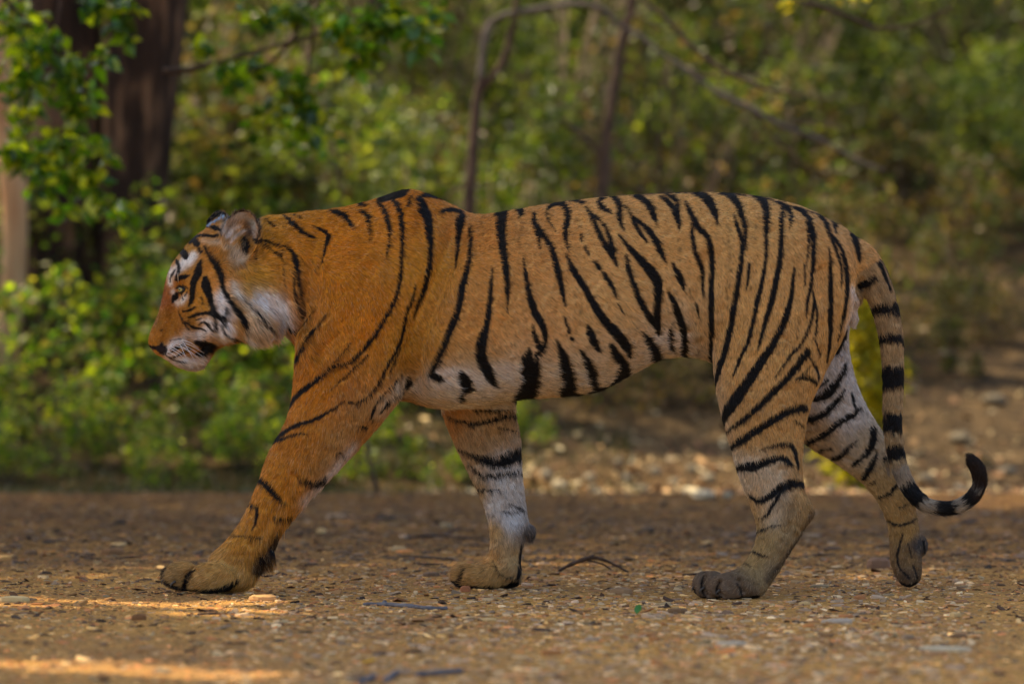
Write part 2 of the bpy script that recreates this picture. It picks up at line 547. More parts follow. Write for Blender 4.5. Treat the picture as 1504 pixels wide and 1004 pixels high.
# base coat colour samples (x, y, colour)
BASE = [(225, 490, srgb(176, 114, 40)), (235, 440, srgb(150, 85, 40)), (228, 470, srgb(150, 101, 42)), (262, 360, srgb(176, 127, 48)), (246, 475, srgb(168, 110, 38)),
        (300, 340, srgb(196, 135, 66)), (330, 420, srgb(208, 143, 70)), (300, 450, srgb(200, 140, 50)), (370, 420, srgb(205, 155, 60)),
        (400, 350, srgb(202, 138, 44)), (440, 340, srgb(200, 130, 36)), (430, 440, srgb(200, 133, 60)),
        (500, 340, srgb(202, 126, 28)), (500, 420, srgb(200, 126, 28)), (540, 470, srgb(200, 124, 28)), (470, 560, srgb(196, 122, 28)),
        (600, 300, srgb(196, 122, 32)), (620, 400, srgb(202, 140, 48)), (600, 500, srgb(198, 140, 54)), (430, 640, srgb(192, 124, 42)),
        (520, 590, srgb(186, 121, 56)), (400, 720, srgb(198, 131, 44)), (350, 790, srgb(199, 138, 56)), (290, 845, srgb(200, 154, 96)), (310, 835, srgb(204, 156, 92)), (250, 845, srgb(176, 138, 90)),
        (700, 330, srgb(204, 136, 68)), (700, 450, srgb(210, 150, 84)), (800, 340, srgb(210, 150, 88)), (800, 480, srgb(214, 162, 104)),
        (900, 330, srgb(212, 160, 100)), (900, 450, srgb(218, 172, 114)), (1000, 330, srgb(212, 162, 102)), (1000, 450, srgb(218, 174, 118)),
        (1100, 330, srgb(210, 162, 102)), (1100, 480, srgb(214, 166, 106)), (1200, 360, srgb(206, 156, 98)), (1200, 480, srgb(208, 162, 106)),
        (1120, 620, srgb(200, 152, 96)), (1120, 720, srgb(194, 150, 100)), (1120, 800, srgb(176, 140, 92)), (1240, 340, srgb(204, 160, 108)),
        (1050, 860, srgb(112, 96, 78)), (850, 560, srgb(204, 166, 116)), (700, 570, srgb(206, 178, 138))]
BASE_FF = [(660, 620, srgb(196, 140, 84)), (720, 620, srgb(190, 150, 104)), (690, 660, srgb(188, 152, 112)), (740, 700, srgb(228, 222, 214)),
           (700, 720, srgb(190, 158, 118)), (750, 760, srgb(236, 234, 232)), (730, 735, srgb(226, 218, 208)), (725, 780, srgb(196, 158, 110)), (720, 820, srgb(206, 154, 96)), (755, 820, srgb(196, 158, 112)), (783, 786, srgb(96, 88, 84)), (690, 845, srgb(196, 148, 92)), (720, 848, srgb(200, 152, 96))]
BASE_FH = [(1200, 560, srgb(206, 200, 194)), (1240, 530, srgb(216, 210, 206)), (1250, 600, srgb(218, 210, 200)), (1200, 640, srgb(190, 160, 126)),
           (1280, 650, srgb(196, 176, 148)), (1290, 720, srgb(186, 154, 108)), (1320, 740, srgb(184, 146, 96)), (1330, 780, srgb(178, 138, 86)),
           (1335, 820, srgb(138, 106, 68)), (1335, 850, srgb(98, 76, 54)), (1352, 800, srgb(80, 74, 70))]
# hair direction samples (x, y, dx, dy) with y down, and hair length in mm
FLOW = [(225, 495, .4, -1, 4), (240, 430, .45, -.9, 5), (270, 370, .7, -.7, 4.5), (300, 340, .9, -.3, 6), (330, 420, 1, .1, 8), (300, 420, .9, .0, 5), (290, 480, 1, .2, 6), (240, 520, .6, .5, 4), (262, 425, .8, -.3, 3),
        (285, 535, .8, .5, 12), (335, 345, -.6, -.8, 8), (352, 325, .1, -1, 9), (368, 340, .8, -.6, 9), (352, 350, .5, -1, 15), (340, 362, .5, -.9, 18), (345, 372, .1, -.9, 18), (350, 392, .5, .8, 16), (360, 430, .8, .6, 24), (335, 480, .6, .8, 26), (385, 465, .7, .8, 38), (410, 460, .8, .7, 34), (360, 495, .5, .8, 34),
        (420, 330, 1, .1, 13), (430, 400, .8, .6, 16), (500, 340, 1, .25, 12), (500, 450, .35, .9, 11), (560, 520, .25, 1, 11), (600, 300, .9, .4, 12),
        (640, 420, .6, .8, 11), (600, 565, .8, .6, 18), (540, 620, -.2, 1, 14), (450, 600, -.45, .9, 10), (400, 700, -.5, .85, 11), (450, 720, -.1, 1, 18), (350, 790, -.4, .9, 12), (390, 810, .1, 1, 20), (300, 840, -.9, .4, 14), (260, 845, -1, .3, 12), (340, 850, -.4, .9, 13), (388, 815, .4, .9, 22),
        (700, 330, 1, .2, 10), (700, 480, .7, .7, 11), (720, 590, .9, .4, 17), (850, 320, 1, .2, 10), (850, 450, .8, .6, 11), (850, 575, .9, .5, 17), (980, 500, .8, .5, 16),
        (1000, 350, .9, .4, 10), (1040, 500, .2, 1, 14), (1100, 320, .9, .5, 10), (1150, 420, .3, .95, 9), (1230, 360, .7, .7, 11), (1230, 480, .3, .95, 12), (1100, 560, .0, 1, 10), (1060, 600, -.1, 1, 14),
        (1130, 660, .1, 1, 11), (1180, 700, .5, .9, 13), (1130, 760, -.1, 1, 11), (1110, 820, -.3, .9, 9), (1040, 855, -1, .4, 5)]
FLOW_FF = [(690, 620, .4, 1, 14), (740, 680, .3, 1, 18), (720, 740, .3, 1, 14), (765, 740, .7, .8, 17), (745, 800, .2, 1, 12), (690, 840, -1, .3, 13), (740, 850, -.5, .8, 12)]
FLOW_FH = [(1220, 560, .5, .9, 12), (1250, 640, .6, .8, 12), (1300, 720, .5, .9, 11), (1330, 790, .1, 1, 9), (1335, 850, 0, 1, 5)]
# ------------------------------------------------------------------ the ground
def terrain_z(x, y):
    x = np.asarray(x, float); y = np.asarray(y, float)
    side = 1 / (1 + np.exp(-(x - 1.2) / 0.8))               # the slope starts later and gentler on the right
    t = np.clip(y - (8.2 + 1.2 * side), 0, None)
    z = 0.15 * t + 0.016 * t ** 2 * np.exp(-t / 40)
    z = z * (1 - 0.25 * side)
    bump = 0.05 * np.sin(x * 1.3 + y * .7) * np.sin(y * 1.1 - x * .4) * np.clip(t / 3, 0, 1)
    road = 0.006 * np.sin(x * 2.1 + 0.6 * y) * np.sin(y * 1.7 + .3) * np.clip(np.abs(y - 0.2) - .6, 0, 1)
    lip = 0.03 * np.exp(-((y - 7.2) / 0.5) ** 2)
    dip = -0.009 * np.exp(-((x - .54) ** 2 + (y + .2) ** 2) / .05) + 0.005 * np.exp(-((x + .76) ** 2 + (y + .15) ** 2) / .03)
    return z + bump + road + lip + dip

def grid_sheet(name, xs, ys, mat, zoff=0.0, zf=terrain_z, kind='structure'):
    X, Y = np.meshgrid(xs, ys)
    Z = zf(X, Y) + zoff
    V = np.stack([X.ravel(), Y.ravel(), Z.ravel()], 1)
    nx, ny = len(xs), len(ys)
    i = (np.arange(ny - 1)[:, None] * nx + np.arange(nx - 1)[None]).ravel()
    Fq = np.stack([i, i + 1, i + nx + 1, i + nx], 1)
    me = mesh_from(name, V, Fq)
    o = put(name, me, mat); tag(o, kind=kind)
    return o

def ground_mat():
    m, nt, N, L, b = new_mat('packed_dirt')
    tc = N.new('ShaderNodeTexCoord')
    def noise(scale, det=6, rough=.6, vec=None):
        n = N.new('ShaderNodeTexNoise'); n.inputs['Scale'].default_value = scale; n.inputs['Detail'].default_value = det; n.inputs['Roughness'].default_value = rough
        L.new(vec or tc.outputs['Object'], n.inputs['Vector']); return n
    def ramp(src, stops):
        r = N.new('ShaderNodeValToRGB'); e = r.color_ramp.elements
        e[0].position, e[0].color = stops[0][0], (*stops[0][1], 1); e[1].position, e[1].color = stops[-1][0], (*stops[-1][1], 1)
        for p_, c_ in stops[1:-1]:
            q = e.new(p_); q.color = (*c_, 1)
        L.new(src, r.inputs[0]); return r
    big = ramp(noise(0.9, 4).outputs['Fac'], [(0.35, srgb(158, 122, 80)), (0.5, srgb(184, 142, 84)), (0.66, srgb(206, 160, 92))])
    fine = ramp(noise(60, 8, .7).outputs['Fac'], [(0.3, (.55, .52, .5)), (0.5, (1, 1, 1)), (0.72, (1.25, 1.22, 1.15))])
    vor = N.new('ShaderNodeTexVoronoi'); vor.inputs['Scale'].default_value = 130
    L.new(tc.outputs['Object'], vor.inputs['Vector'])
    hs = N.new('ShaderNodeMapRange'); hs.inputs[3].default_value = 0.7; hs.inputs[4].default_value = 1.3
    sp = N.new('ShaderNodeSeparateColor'); L.new(vor.outputs['Color'], sp.inputs[0]); L.new(sp.outputs[0], hs.inputs[0])
    m1 = N.new('ShaderNodeMix'); m1.data_type = 'RGBA'; m1.blend_type = 'MULTIPLY'; m1.inputs[0].default_value = 1
    L.new(big.outputs[0], m1.inputs[6]); L.new(fine.outputs[0], m1.inputs[7])
    m2 = N.new('ShaderNodeVectorMath'); m2.operation = 'SCALE'
    L.new(m1.outputs[2], m2.inputs[0]); L.new(hs.outputs[0], m2.inputs['Scale'])
    near_far = N.new('ShaderNodeMapRange'); near_far.inputs[1].default_value = -1.2; near_far.inputs[2].default_value = 3.2; near_far.inputs[3].default_value = 0; near_far.inputs[4].default_value = 1  # light painted in: dirt brightened near the camera, darkened far off
    sy = N.new('ShaderNodeSeparateXYZ'); L.new(tc.outputs['Object'], sy.inputs[0]); L.new(sy.outputs[1], near_far.inputs[0])
    shade_mix = N.new('ShaderNodeMix'); shade_mix.data_type = 'RGBA'; shade_mix.blend_type = 'MULTIPLY'; shade_mix.inputs[0].default_value = 1
    shade_ramp = ramp(near_far.outputs[0], [(0, (1.3, 1.2, 1.0)), (1, (.34, .315, .30))])
    L.new(m2.outputs[0], shade_mix.inputs[6]); L.new(shade_ramp.outputs[0], shade_mix.inputs[7])
    # the forest floor beyond the road is darker leaf mould
    sx = N.new('ShaderNodeSeparateXYZ'); L.new(tc.outputs['Object'], sx.inputs[0])
    mr = N.new('ShaderNodeMapRange'); mr.inputs[1].default_value = 7.5; mr.inputs[2].default_value = 9.5
    L.new(sx.outputs[1], mr.inputs[0])
    mould = ramp(noise(7, 8, .7).outputs['Fac'], [(0.3, srgb(48, 38, 26)), (0.5, srgb(82, 66, 44)), (0.62, srgb(112, 90, 60)), (0.78, srgb(160, 132, 90))])
    m3 = N.new('ShaderNodeMix'); m3.data_type = 'RGBA'
    L.new(mr.outputs[0], m3.inputs[0]); L.new(shade_mix.outputs[2], m3.inputs[6]); L.new(mould.outputs[0], m3.inputs[7])
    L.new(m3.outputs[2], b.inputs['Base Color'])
    b.inputs['Roughness'].default_value = 0.95; b.inputs['Specular IOR Level'].default_value = 0.1
    ad = N.new('ShaderNodeMath'); ad.operation = 'ADD'
    L.new(vor.outputs['Distance'], ad.inputs[0]); L.new(noise(45, 8, .75).outputs['Fac'], ad.inputs[1])
    bp = N.new('ShaderNodeBump'); bp.inputs['Strength'].default_value = 0.9; bp.inputs['Distance'].default_value = 0.008
    L.new(ad.outputs[0], bp.inputs['Height']); L.new(bp.outputs[0], b.inputs['Normal'])
    return m
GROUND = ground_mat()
xs = np.r_[-90, -50, -30, -18, -11, np.arange(-8, 8.01, 0.25), 11, 18, 30, 50, 90]
ys = np.r_[-60, -30, -14, np.arange(-9, 26, 0.2), 29, 34, 42, 60, 95]
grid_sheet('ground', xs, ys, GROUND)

# stone flakes lying on the road: closed little slabs
def flakes(n, xr, sizes, seed, thick=(0.1, 0.24), ylim=(-5, 7.6), cols=None, lift=0.0, dens_near=1.0, tilt=0.13, fixed=None):
    g = np.random.default_rng(seed)
    K = 6
    if fixed is None:
        y = g.uniform(0, 1, n) ** dens_near * (ylim[1] - ylim[0]) + ylim[0]
        hw = 0.133 * (y + 10) + 0.12
        x = g.uniform(-1, 1, n) * (hw if xr is None else xr)
        s = sizes[0] * np.exp(g.normal(0, sizes[1], n)); s = np.clip(s, 0.002, sizes[2])
    else:
        x, y, s = fixed; n = len(x)
    th = g.uniform(0, 2 * math.pi, n)[:, None] + np.linspace(0, 2 * math.pi, K, endpoint=False)[None] + g.normal(0, .22, (n, K))
    r = g.uniform(0.6, 1.15, (n, K)); asp = g.uniform(0.28, .85, n)[:, None]
    rot = g.uniform(0, math.pi, n)[:, None]
    px, py = r * np.cos(th), r * np.sin(th) * asp
    qx, qy = px * np.cos(rot) - py * np.sin(rot), px * np.sin(rot) + py * np.cos(rot)
    h = s * g.uniform(*thick, n)
    tx, ty = g.normal(0, tilt, n), g.normal(0, tilt, n)
    z0 = terrain_z(x, y) + lift
    V = np.empty((n, 2 * K, 3))
    for lvl in (0, 1):
        sc = (1.0 if lvl == 0 else g.uniform(.78, .95, n)[:, None]) * s[:, None]
        V[:, lvl * K:(lvl + 1) * K, 0] = x[:, None] + qx * sc
        V[:, lvl * K:(lvl + 1) * K, 1] = y[:, None] + qy * sc
        V[:, lvl * K:(lvl + 1) * K, 2] = z0[:, None] + (h[:, None] * (1 + g.normal(0, .12, (n, K))) if lvl else -0.3 * h[:, None]) + (qx * tx[:, None] + qy * ty[:, None]) * s[:, None]
    c = np.array(cols)[g.integers(0, len(cols), n)] * np.exp(g.normal(0, .28, n))[:, None]
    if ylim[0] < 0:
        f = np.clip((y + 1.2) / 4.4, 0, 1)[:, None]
        c = c * ((1 - f) * np.array([1.25, 1.18, 1.05]) + f * np.array([.46, .44, .43]))  # flakes carry the same painted light, bright near and dark far
    return V, c, K

def flake_mesh(name, V, c, K, mat, parent=None):
    n = len(V); base = (np.arange(n) * 2 * K)[:, None]
    j = np.arange(K)
    side = np.stack([j, (j + 1) % K, (j + 1) % K + K, j + K], 1)
    fq = (base[:, None, :] + side[None]).reshape(-1, 4)
    tops = np.stack([[K, K + 1, K + 2, K + 3], [K, K + 3, K + 4, K + 5]], 0)
    ft = (base[:, None, :] + tops[None]).reshape(-1, 4)
    me = mesh_from(name, V.reshape(-1, 3), np.vstack([fq, ft]), smooth=False)
    color_attr(me, np.repeat(c, 2 * K, axis=0))
    return put(name, me, mat, parent)

STONE = mat_attr('flake_stone', rough=0.85, spec=0.25, bump=0.5, bscale=250)
TANS = [srgb(178, 140, 96), srgb(160, 120, 80), srgb(196, 156, 104), srgb(140, 108, 80), srgb(150, 126, 108), srgb(172, 118, 74), srgb(120, 92, 70), srgb(204, 172, 128), srgb(150, 134, 112), srgb(176, 120, 82)]
DARKS = [srgb(110, 86, 66), srgb(92, 74, 60), srgb(134, 108, 84), srgb(150, 126, 100), srgb(84, 70, 56), srgb(124, 96, 70)]
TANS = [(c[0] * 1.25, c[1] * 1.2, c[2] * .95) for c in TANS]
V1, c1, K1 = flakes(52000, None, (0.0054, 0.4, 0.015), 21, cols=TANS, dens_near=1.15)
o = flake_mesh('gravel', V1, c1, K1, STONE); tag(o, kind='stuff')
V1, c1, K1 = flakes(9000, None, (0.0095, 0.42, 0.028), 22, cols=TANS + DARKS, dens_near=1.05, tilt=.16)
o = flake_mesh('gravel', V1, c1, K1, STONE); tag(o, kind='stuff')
V1, c1, K1 = flakes(4200, None, (0.011, 0.45, 0.03), 23, cols=DARKS, ylim=(1.2, 8.2), thick=(.1, .25), tilt=.12)
o = flake_mesh('gravel', V1, c1, K1, STONE); tag(o, kind='stuff')
g_ = np.random.default_rng(6)
n_ = 5200
yy = g_.uniform(-3.6, 1.2, n_); xx = (g_.random(n_) ** .8 * 1.9 - .75) * (yy + 10) / 10
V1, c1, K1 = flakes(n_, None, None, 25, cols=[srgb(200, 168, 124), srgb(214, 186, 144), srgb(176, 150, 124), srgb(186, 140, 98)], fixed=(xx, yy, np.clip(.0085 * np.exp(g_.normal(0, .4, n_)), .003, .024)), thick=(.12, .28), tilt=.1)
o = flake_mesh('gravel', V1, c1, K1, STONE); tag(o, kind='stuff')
V1, c1, K1 = flakes(2600, None, (0.0125, 0.35, 0.026), 27, cols=[srgb(120, 84, 54), srgb(150, 112, 70), srgb(84, 60, 42), srgb(64, 48, 38)], ylim=(-1.5, 8.2), thick=(.06, .14), tilt=.2)
o = flake_mesh('leaf_litter', V1, c1, K1, STONE); tag(o, 'dry leaf flakes scattered over the road', kind='stuff')
# grit and leaf litter on the bank
g_ = np.random.default_rng(5)
V1, c1, K1 = flakes(26000, 4.6, (0.018, 0.5, 0.06), 24, cols=[srgb(190, 150, 100), srgb(150, 110, 72), srgb(214, 184, 130), srgb(120, 86, 58), srgb(96, 70, 50), srgb(228, 206, 160)], ylim=(7.4, 21), thick=(.05, .2), tilt=.45, lift=.004)
yy = V1[:, 0, 1]
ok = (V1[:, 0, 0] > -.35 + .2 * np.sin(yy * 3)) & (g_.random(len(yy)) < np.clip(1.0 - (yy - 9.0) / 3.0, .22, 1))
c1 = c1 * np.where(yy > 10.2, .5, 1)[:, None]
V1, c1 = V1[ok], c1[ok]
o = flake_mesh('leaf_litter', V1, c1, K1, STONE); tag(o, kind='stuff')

def grass_verge():
    g = np.random.default_rng(91); n = 26000
    x = g.uniform(-4.2, .6, n); y = 7.5 + 3.2 * g.random(n) ** .8
    ok = (x < -.15 + .3 * np.sin(y * 2.2)) | (g.random(n) < .25); x, y = x[ok], y[ok]; n = len(x)
    z = terrain_z(x, y); h = g.uniform(.015, .05, n) * (1 + .6 * np.sin(x * 3) * np.sin(y * 4))
    a = g.uniform(0, 6.28, n); l = g.uniform(.1, .9, n)
    b = np.stack([x, y, z], 1); t = b + np.stack([np.cos(a) * h * l, np.sin(a) * h * l, h], 1)
    s_ = np.stack([-np.sin(a), np.cos(a), 0 * a], 1) * .0045
    V = np.stack([b - s_, b + s_, t], 1).reshape(-1, 3)
    me = mesh_from('grass', V, (np.arange(n) * 3)[:, None] + np.array([[0, 1, 2]]), smooth=False)
    cols = np.array([srgb(84, 92, 40), srgb(110, 108, 56), srgb(66, 80, 36), srgb(112, 98, 60)])[g.integers(0, 4, n)] * .55
    color_attr(me, np.repeat(cols, 3, axis=0))
    o = put('grass', me, mat_leaf('grass_blade', transl=.3)); tag(o, 'short olive grass along the left verge of the road', 'grass', kind='stuff')
grass_verge()

# larger flat stones, each a thing
def slab_stone(name, u, v, wpx, hpx, col, label, seed, group=None, Y=None, dwh=0.7):
    d = CAM_Z * F_PX / (v - HORIZON)
    Yc = d - 10 if Y is None else Y
    p = P(u, v, Yc)
    s = wpx / F_PX * (Yc + 10) / 2
    hh = hpx / F_PX * (Yc + 10)
    g = np.random.default_rng(seed)
    K, Vs, Fs = 9, [], []
    th = np.linspace(0, 2 * math.pi, K, endpoint=False) + g.normal(0, .12, K)
    r = g.uniform(.8, 1.1, K)
    z0 = float(terrain_z(p[0], Yc))
    for lvl, (sc, zz) in enumerate(((0.96, -.25), (1.0, .25), (0.93, .75), (0.6, 1.0))):
        for j in range(K):
            Vs.append((s * r[j] * sc * math.cos(th[j]), s * dwh * r[j] * sc * math.sin(th[j]), hh * (zz + g.normal(0, .06) * (lvl > 0))))
    for l in range(3):
        for j in range(K):
            q = (j + 1) % K
            Fs.append((l * K + j, l * K + q, (l + 1) * K + q, (l + 1) * K + j))
    Fs.append(tuple(3 * K + j for j in range(K)))
    me = mesh_from(name, Vs, Fs, smooth=False)
    color_attr(me, np.array([col] * len(Vs)) * g.uniform(.9, 1.1, (len(Vs), 1)))
    o = put(name, me, STONE, loc=(p[0], Yc, z0)); tag(o, label, 'stone', group)
    o.rotation_euler.z = g.uniform(-.4, .4)
    return o
def clear_by(v): return CAM_Z * F_PX / (v - HORIZON) - 10
slab_stone('stone', 1292, 834, 40, 15, srgb(140, 108, 84), 'thick brown stone on the road beside the lifted hind paw', 1)
slab_stone('stone', 386, 882, 44, 9, srgb(216, 166, 104), 'flat yellowish stone just right of the near front paw', 2)
slab_stone('stone', 684, 863, 17, 8, srgb(176, 112, 72), 'small reddish pebble against the far front paw', 3, Y=-.02)
slab_stone('stone', 913, 871, 34, 9, srgb(170, 132, 92), 'low tan stone on the road between far front paw and near hind paw', 4)
slab_stone('stone', 1112, 790, 30, 8, srgb(120, 100, 84), 'dull grey-brown stone behind the near hind ankle', 5)
slab_stone('stone', 1230, 912, 50, 6, srgb(190, 170, 144), 'wide pale flat stone near the lower right, under the lifted paw', 6)
slab_stone('stone', 1075, 947, 54, 6, srgb(200, 178, 146), 'broad cream flake lying in front of the hind paw', 7)
slab_stone('stone', 204, 912, 24, 9, srgb(140, 96, 58), 'small brown stone in the sandy shade at lower left', 8)
slab_stone('stone', 166, 815, 36, 9, srgb(150, 110, 72), 'orange-brown flat stone left of the front paw', 9)
slab_stone('stone', 20, 883, 50, 8, srgb(222, 190, 130), 'pale flat stone in the strip of sunlight at the left edge', 10)
slab_stone('stone', 1386, 955, 80, 6, srgb(204, 186, 150), 'longest pale flat slab in the gravel at lower right', 12)
g_ = np.random.default_rng(77)
for i in range(60):
    u, v = g_.uniform(0, 1504), g_.uniform(760, 990)
    if any(abs(u - a) < 60 and abs(v - b) < 26 for a, b in ((300, 850), (710, 850), (1065, 870), (1335, 850), (595, 892), (875, 830))): continue
    c = TANS[g_.integers(0, len(TANS))] if v > 850 else (TANS + DARKS + DARKS)[g_.integers(0, len(TANS) + 2 * len(DARKS))]
    slab_stone('stone_flake', u, v, g_.uniform(14, 34), g_.uniform(3, 7), np.array(c) * .95, 'flat stone flake lying loose among the road gravel', 100 + i, group='stone flakes on the road')

# pale rocks on the bank behind the tiger
rocks = [(1032, 732, 36, 18, 1), (801, 697, 20, 18, 1), (822, 713, 26, 16, 1), (866, 700, 20, 14, .8), (920, 699, 14, 14, .9), (962, 690, 18, 16, .8), (1068, 727, 16, 16, .9), (1016, 688, 18, 14, .7), (990, 706, 18, 12, .7),
         (870, 716, 14, 14, .8), (1040, 700, 26, 14, .7), (908, 678, 14, 12, .6), (940, 716, 30, 14, .55), (1100, 716, 20, 12, .7), (1220, 716, 20, 12, .5), (1410, 640, 34, 18, .45), (1460, 585, 40, 18, .5), (1390, 520, 30, 16, .45), (1480, 690, 30, 12, .7), (1360, 700, 24, 12, .6), (1440, 470, 26, 16, .4)]
for i, (u, v, w, h, k) in enumerate(rocks):
    # find where the sight line meets the bank
    for Y in np.arange(6.8, 24, .05):
        p = P(u, v + h / 2, Y)
        if p[2] <= terrain_z(p[0], Y) + .001: break
    s = (Y + 10) / F_PX
    g = np.random.default_rng(i + 40)
    Vs, Fs = ellipsoid(0, 0, 0, 1, 1, 1, K=10, M=7) if False else (None, None)
    K, M = 9, 6
    Vs, Fs = [], []
    for a in range(M + 1):
        ph = math.pi * a / M
        for b_ in range(K):
            t = 2 * math.pi * b_ / K
            q = 1 + g.normal(0, .08)
            Vs.append((w / 2 * s * math.sin(ph) * math.cos(t) * q, w / 2.4 * s * math.sin(ph) * math.sin(t) * q, h / 2 * s * (.75 + .95 * math.cos(ph)) * q))
    for a in range(M):
        for b_ in range(K):
            q = (b_ + 1) % K
            Fs.append((a * K + b_, (a + 1) * K + b_, (a + 1) * K + q, a * K + q))
    me = mesh_from('pale_rock', Vs, Fs, smooth=False)
    base = np.array(srgb(226, 206, 168)) * k * (.9 if i == 0 else .62)
    color_attr(me, base[None] * g.uniform(.85, 1.1, (len(Vs), 1)))
    o = put('pale_rock', me, STONE, loc=(p[0], Y, float(terrain_z(p[0], Y))))
    lab = {0: 'largest white rock at the road edge, just left of the near hind leg', 1: 'bright white rock on the bank right behind the far front leg', 2: 'second white rock beside the far front leg, lying lower'}.get(i, 'pale blurred rock lying in litter on the bank')
    tag(o, lab, 'rock', None if i < 3 else 'pale rocks on the bank')

# ------------------------------------------------------------------ fallen sticks and the leaves on the road
BARK_D = mat_noise('stick_bark', srgb(62, 48, 40), srgb(96, 78, 64), 60, .9, .4, 200)
BARK_G = mat_noise('stick_bark_grey', srgb(92, 92, 98), srgb(128, 124, 124), 60, .8, .4, 200)
def stick(name, pts, label, mat, group=None, twigs=(), rise=None):
    """pts: (u, v, radius px) lying on the ground"""
    root = None
    def path(ps, lift):
        out, rad = [], []
        for k, (u, v, r) in enumerate(catmull(np.array(ps, float), 4)):
            d = CAM_Z * F_PX / (v - HORIZON)
            rr = r / F_PX * d
            p = P(u, v, d - 10)
            p = p.copy(); p[2] = float(terrain_z(p[0], p[1])) + rr * 0.9
            out.append(p); rad.append(rr)
        return out, rad
    a, r = path(pts, 0)
    if rise:
        y0 = a[0][1]
        # raised sticks: keep every point at the depth of their foot
        a = [P(u, v, rise) for u, v, _ in catmull(np.array(pts, float), 4)]
    n = len(a)
    o = put(name, Geo().add(tube(a, np.array(r) * (1 + .15 * np.sin(np.arange(n) * 1.7)), k=8, jitter=.2)).mesh(name), mat)
    tag(o, label, 'stick', group)
    for t in twigs:
        a, r = path(t, 0)
        if rise: a = [P(u, v, rise) for u, v, _ in catmull(np.array(t, float), 4)]
        put('twig', Geo().add(tube(a, r, k=7, jitter=.2)).mesh('twig'), mat, o)
    return o
stick('fallen_stick', [(534, 889, 2), (560, 890, 3), (600, 893, 3.2), (630, 896, 2.8), (657, 896, 2.6)], 'straight blue-grey stick on the road between the two front paws', BARK_G, twigs=[[(562, 890, 3), (565, 887, 3.4)]])
stick('fallen_stick', [(586, 817, 1.5), (620, 819, 1.9), (664, 822, 1.8)], 'thin dark straight twig left of the far front paw', BARK_D)
stick('fallen_stick', [(598, 788, 1.5), (618, 789, 3), (650, 787, 2.6), (680, 790, 2.2), (712, 791, 1.8)], 'crooked dark twig lying behind the tiger\'s chest', BARK_D, twigs=[[(648, 787, 2), (660, 783, 1.4)]])
stick('forked_stick', [(820, 838, 2), (835, 830, 2.6), (855, 822, 3), (873, 817, 3.4)], 'dark forked stick propped on the road in the middle', BARK_D, rise=.95, twigs=[[(873, 818, 3), (895, 825, 2), (925, 841, 1.5)], [(862, 822, 1.4), (885, 828, 1.2), (898, 836, 1)]])
stick('fallen_stick', [(610, 989, 4), (640, 987, 4.4), (678, 984, 4)], 'blurred grey-blue stick at the bottom edge, right one', BARK_G, twigs=())
stick('fallen_stick', [(566, 999, 4), (576, 991, 4.6), (584, 985, 3.4)], 'short slanting blurred grey twig at the bottom edge', BARK_G)
stick('fallen_stick', [(528, 1002, 4), (545, 994, 4.4), (552, 991, 3)], 'small blurred grey stub at the very bottom of the picture', BARK_G)
g_ = np.random.default_rng(12)
for i in range(26):
    u, v = g_.uniform(10, 1490), g_.uniform(755, 850)
    if i > 20: v = g_.uniform(900, 960)
    L_ = g_.uniform(14, 46); a = g_.normal(0, .12)
    pts = [(u, v, 1.3), (u + L_ * .4, v + a * L_ * .3 + g_.normal(0, 1), 1.7), (u + L_, v + a * L_ * .5, 1)]
    stick('small_twig', pts, 'short dry twig scattered on the gravel road', BARK_D, group='small twigs on the road')

def leaf_blade(name, u, v, Lm, col, label, cat, seed, rotz, stand=0.0):
    d = CAM_Z * F_PX / (v - HORIZON); p = P(u, v, d - 10)
    vs, fs = [], []
    n = 7
    for side in (0, 1):
        for i in range(n):
            t = i / (n - 1); w = Lm * .28 * math.sin(math.pi * min(1, t * 1.02)) ** .8
            z = .012 * Lm + Lm * (.18 * t * t + stand * t) - side * .0008
            vs += [(Lm * (t - .5), -w, z + w * .35), (Lm * (t - .5), 0, z), (Lm * (t - .5), w, z + w * .35)]
    for s in (0, 1):
        for i in range(n - 1):
            for k in (0, 1):
                a = s * 3 * n + i * 3 + k
                f = (a, a + 3, a + 4, a + 1); fs.append(f if s else f[::-1])
    me = mesh_from(name, vs, fs); color_attr(me, [col] * len(vs))
    o = put(name, me, LEAFR, loc=(p[0], p[1], float(terrain_z(p[0], p[1])) + .004)); o.rotation_euler.z = rotz
    tag(o, label, cat); return o
LEAFR = mat_leaf('road_leaf', transl=.25)
leaf_blade('green_leaf', 937, 903, .030, srgb(62, 128, 48), 'small curled bright green leaf on the road', 'leaf', 1, 1.35, .5)
leaf_blade('dry_leaf', 951, 903, .036, srgb(170, 110, 62), 'curled brown leaf touching the green leaf on the road', 'leaf', 2, .1, .15)
leaf_blade('yellow_leaf', 541, 973, .030, srgb(226, 190, 30), 'yellow leaf on the sandy road near the bottom edge', 'leaf', 3, .1, .05)

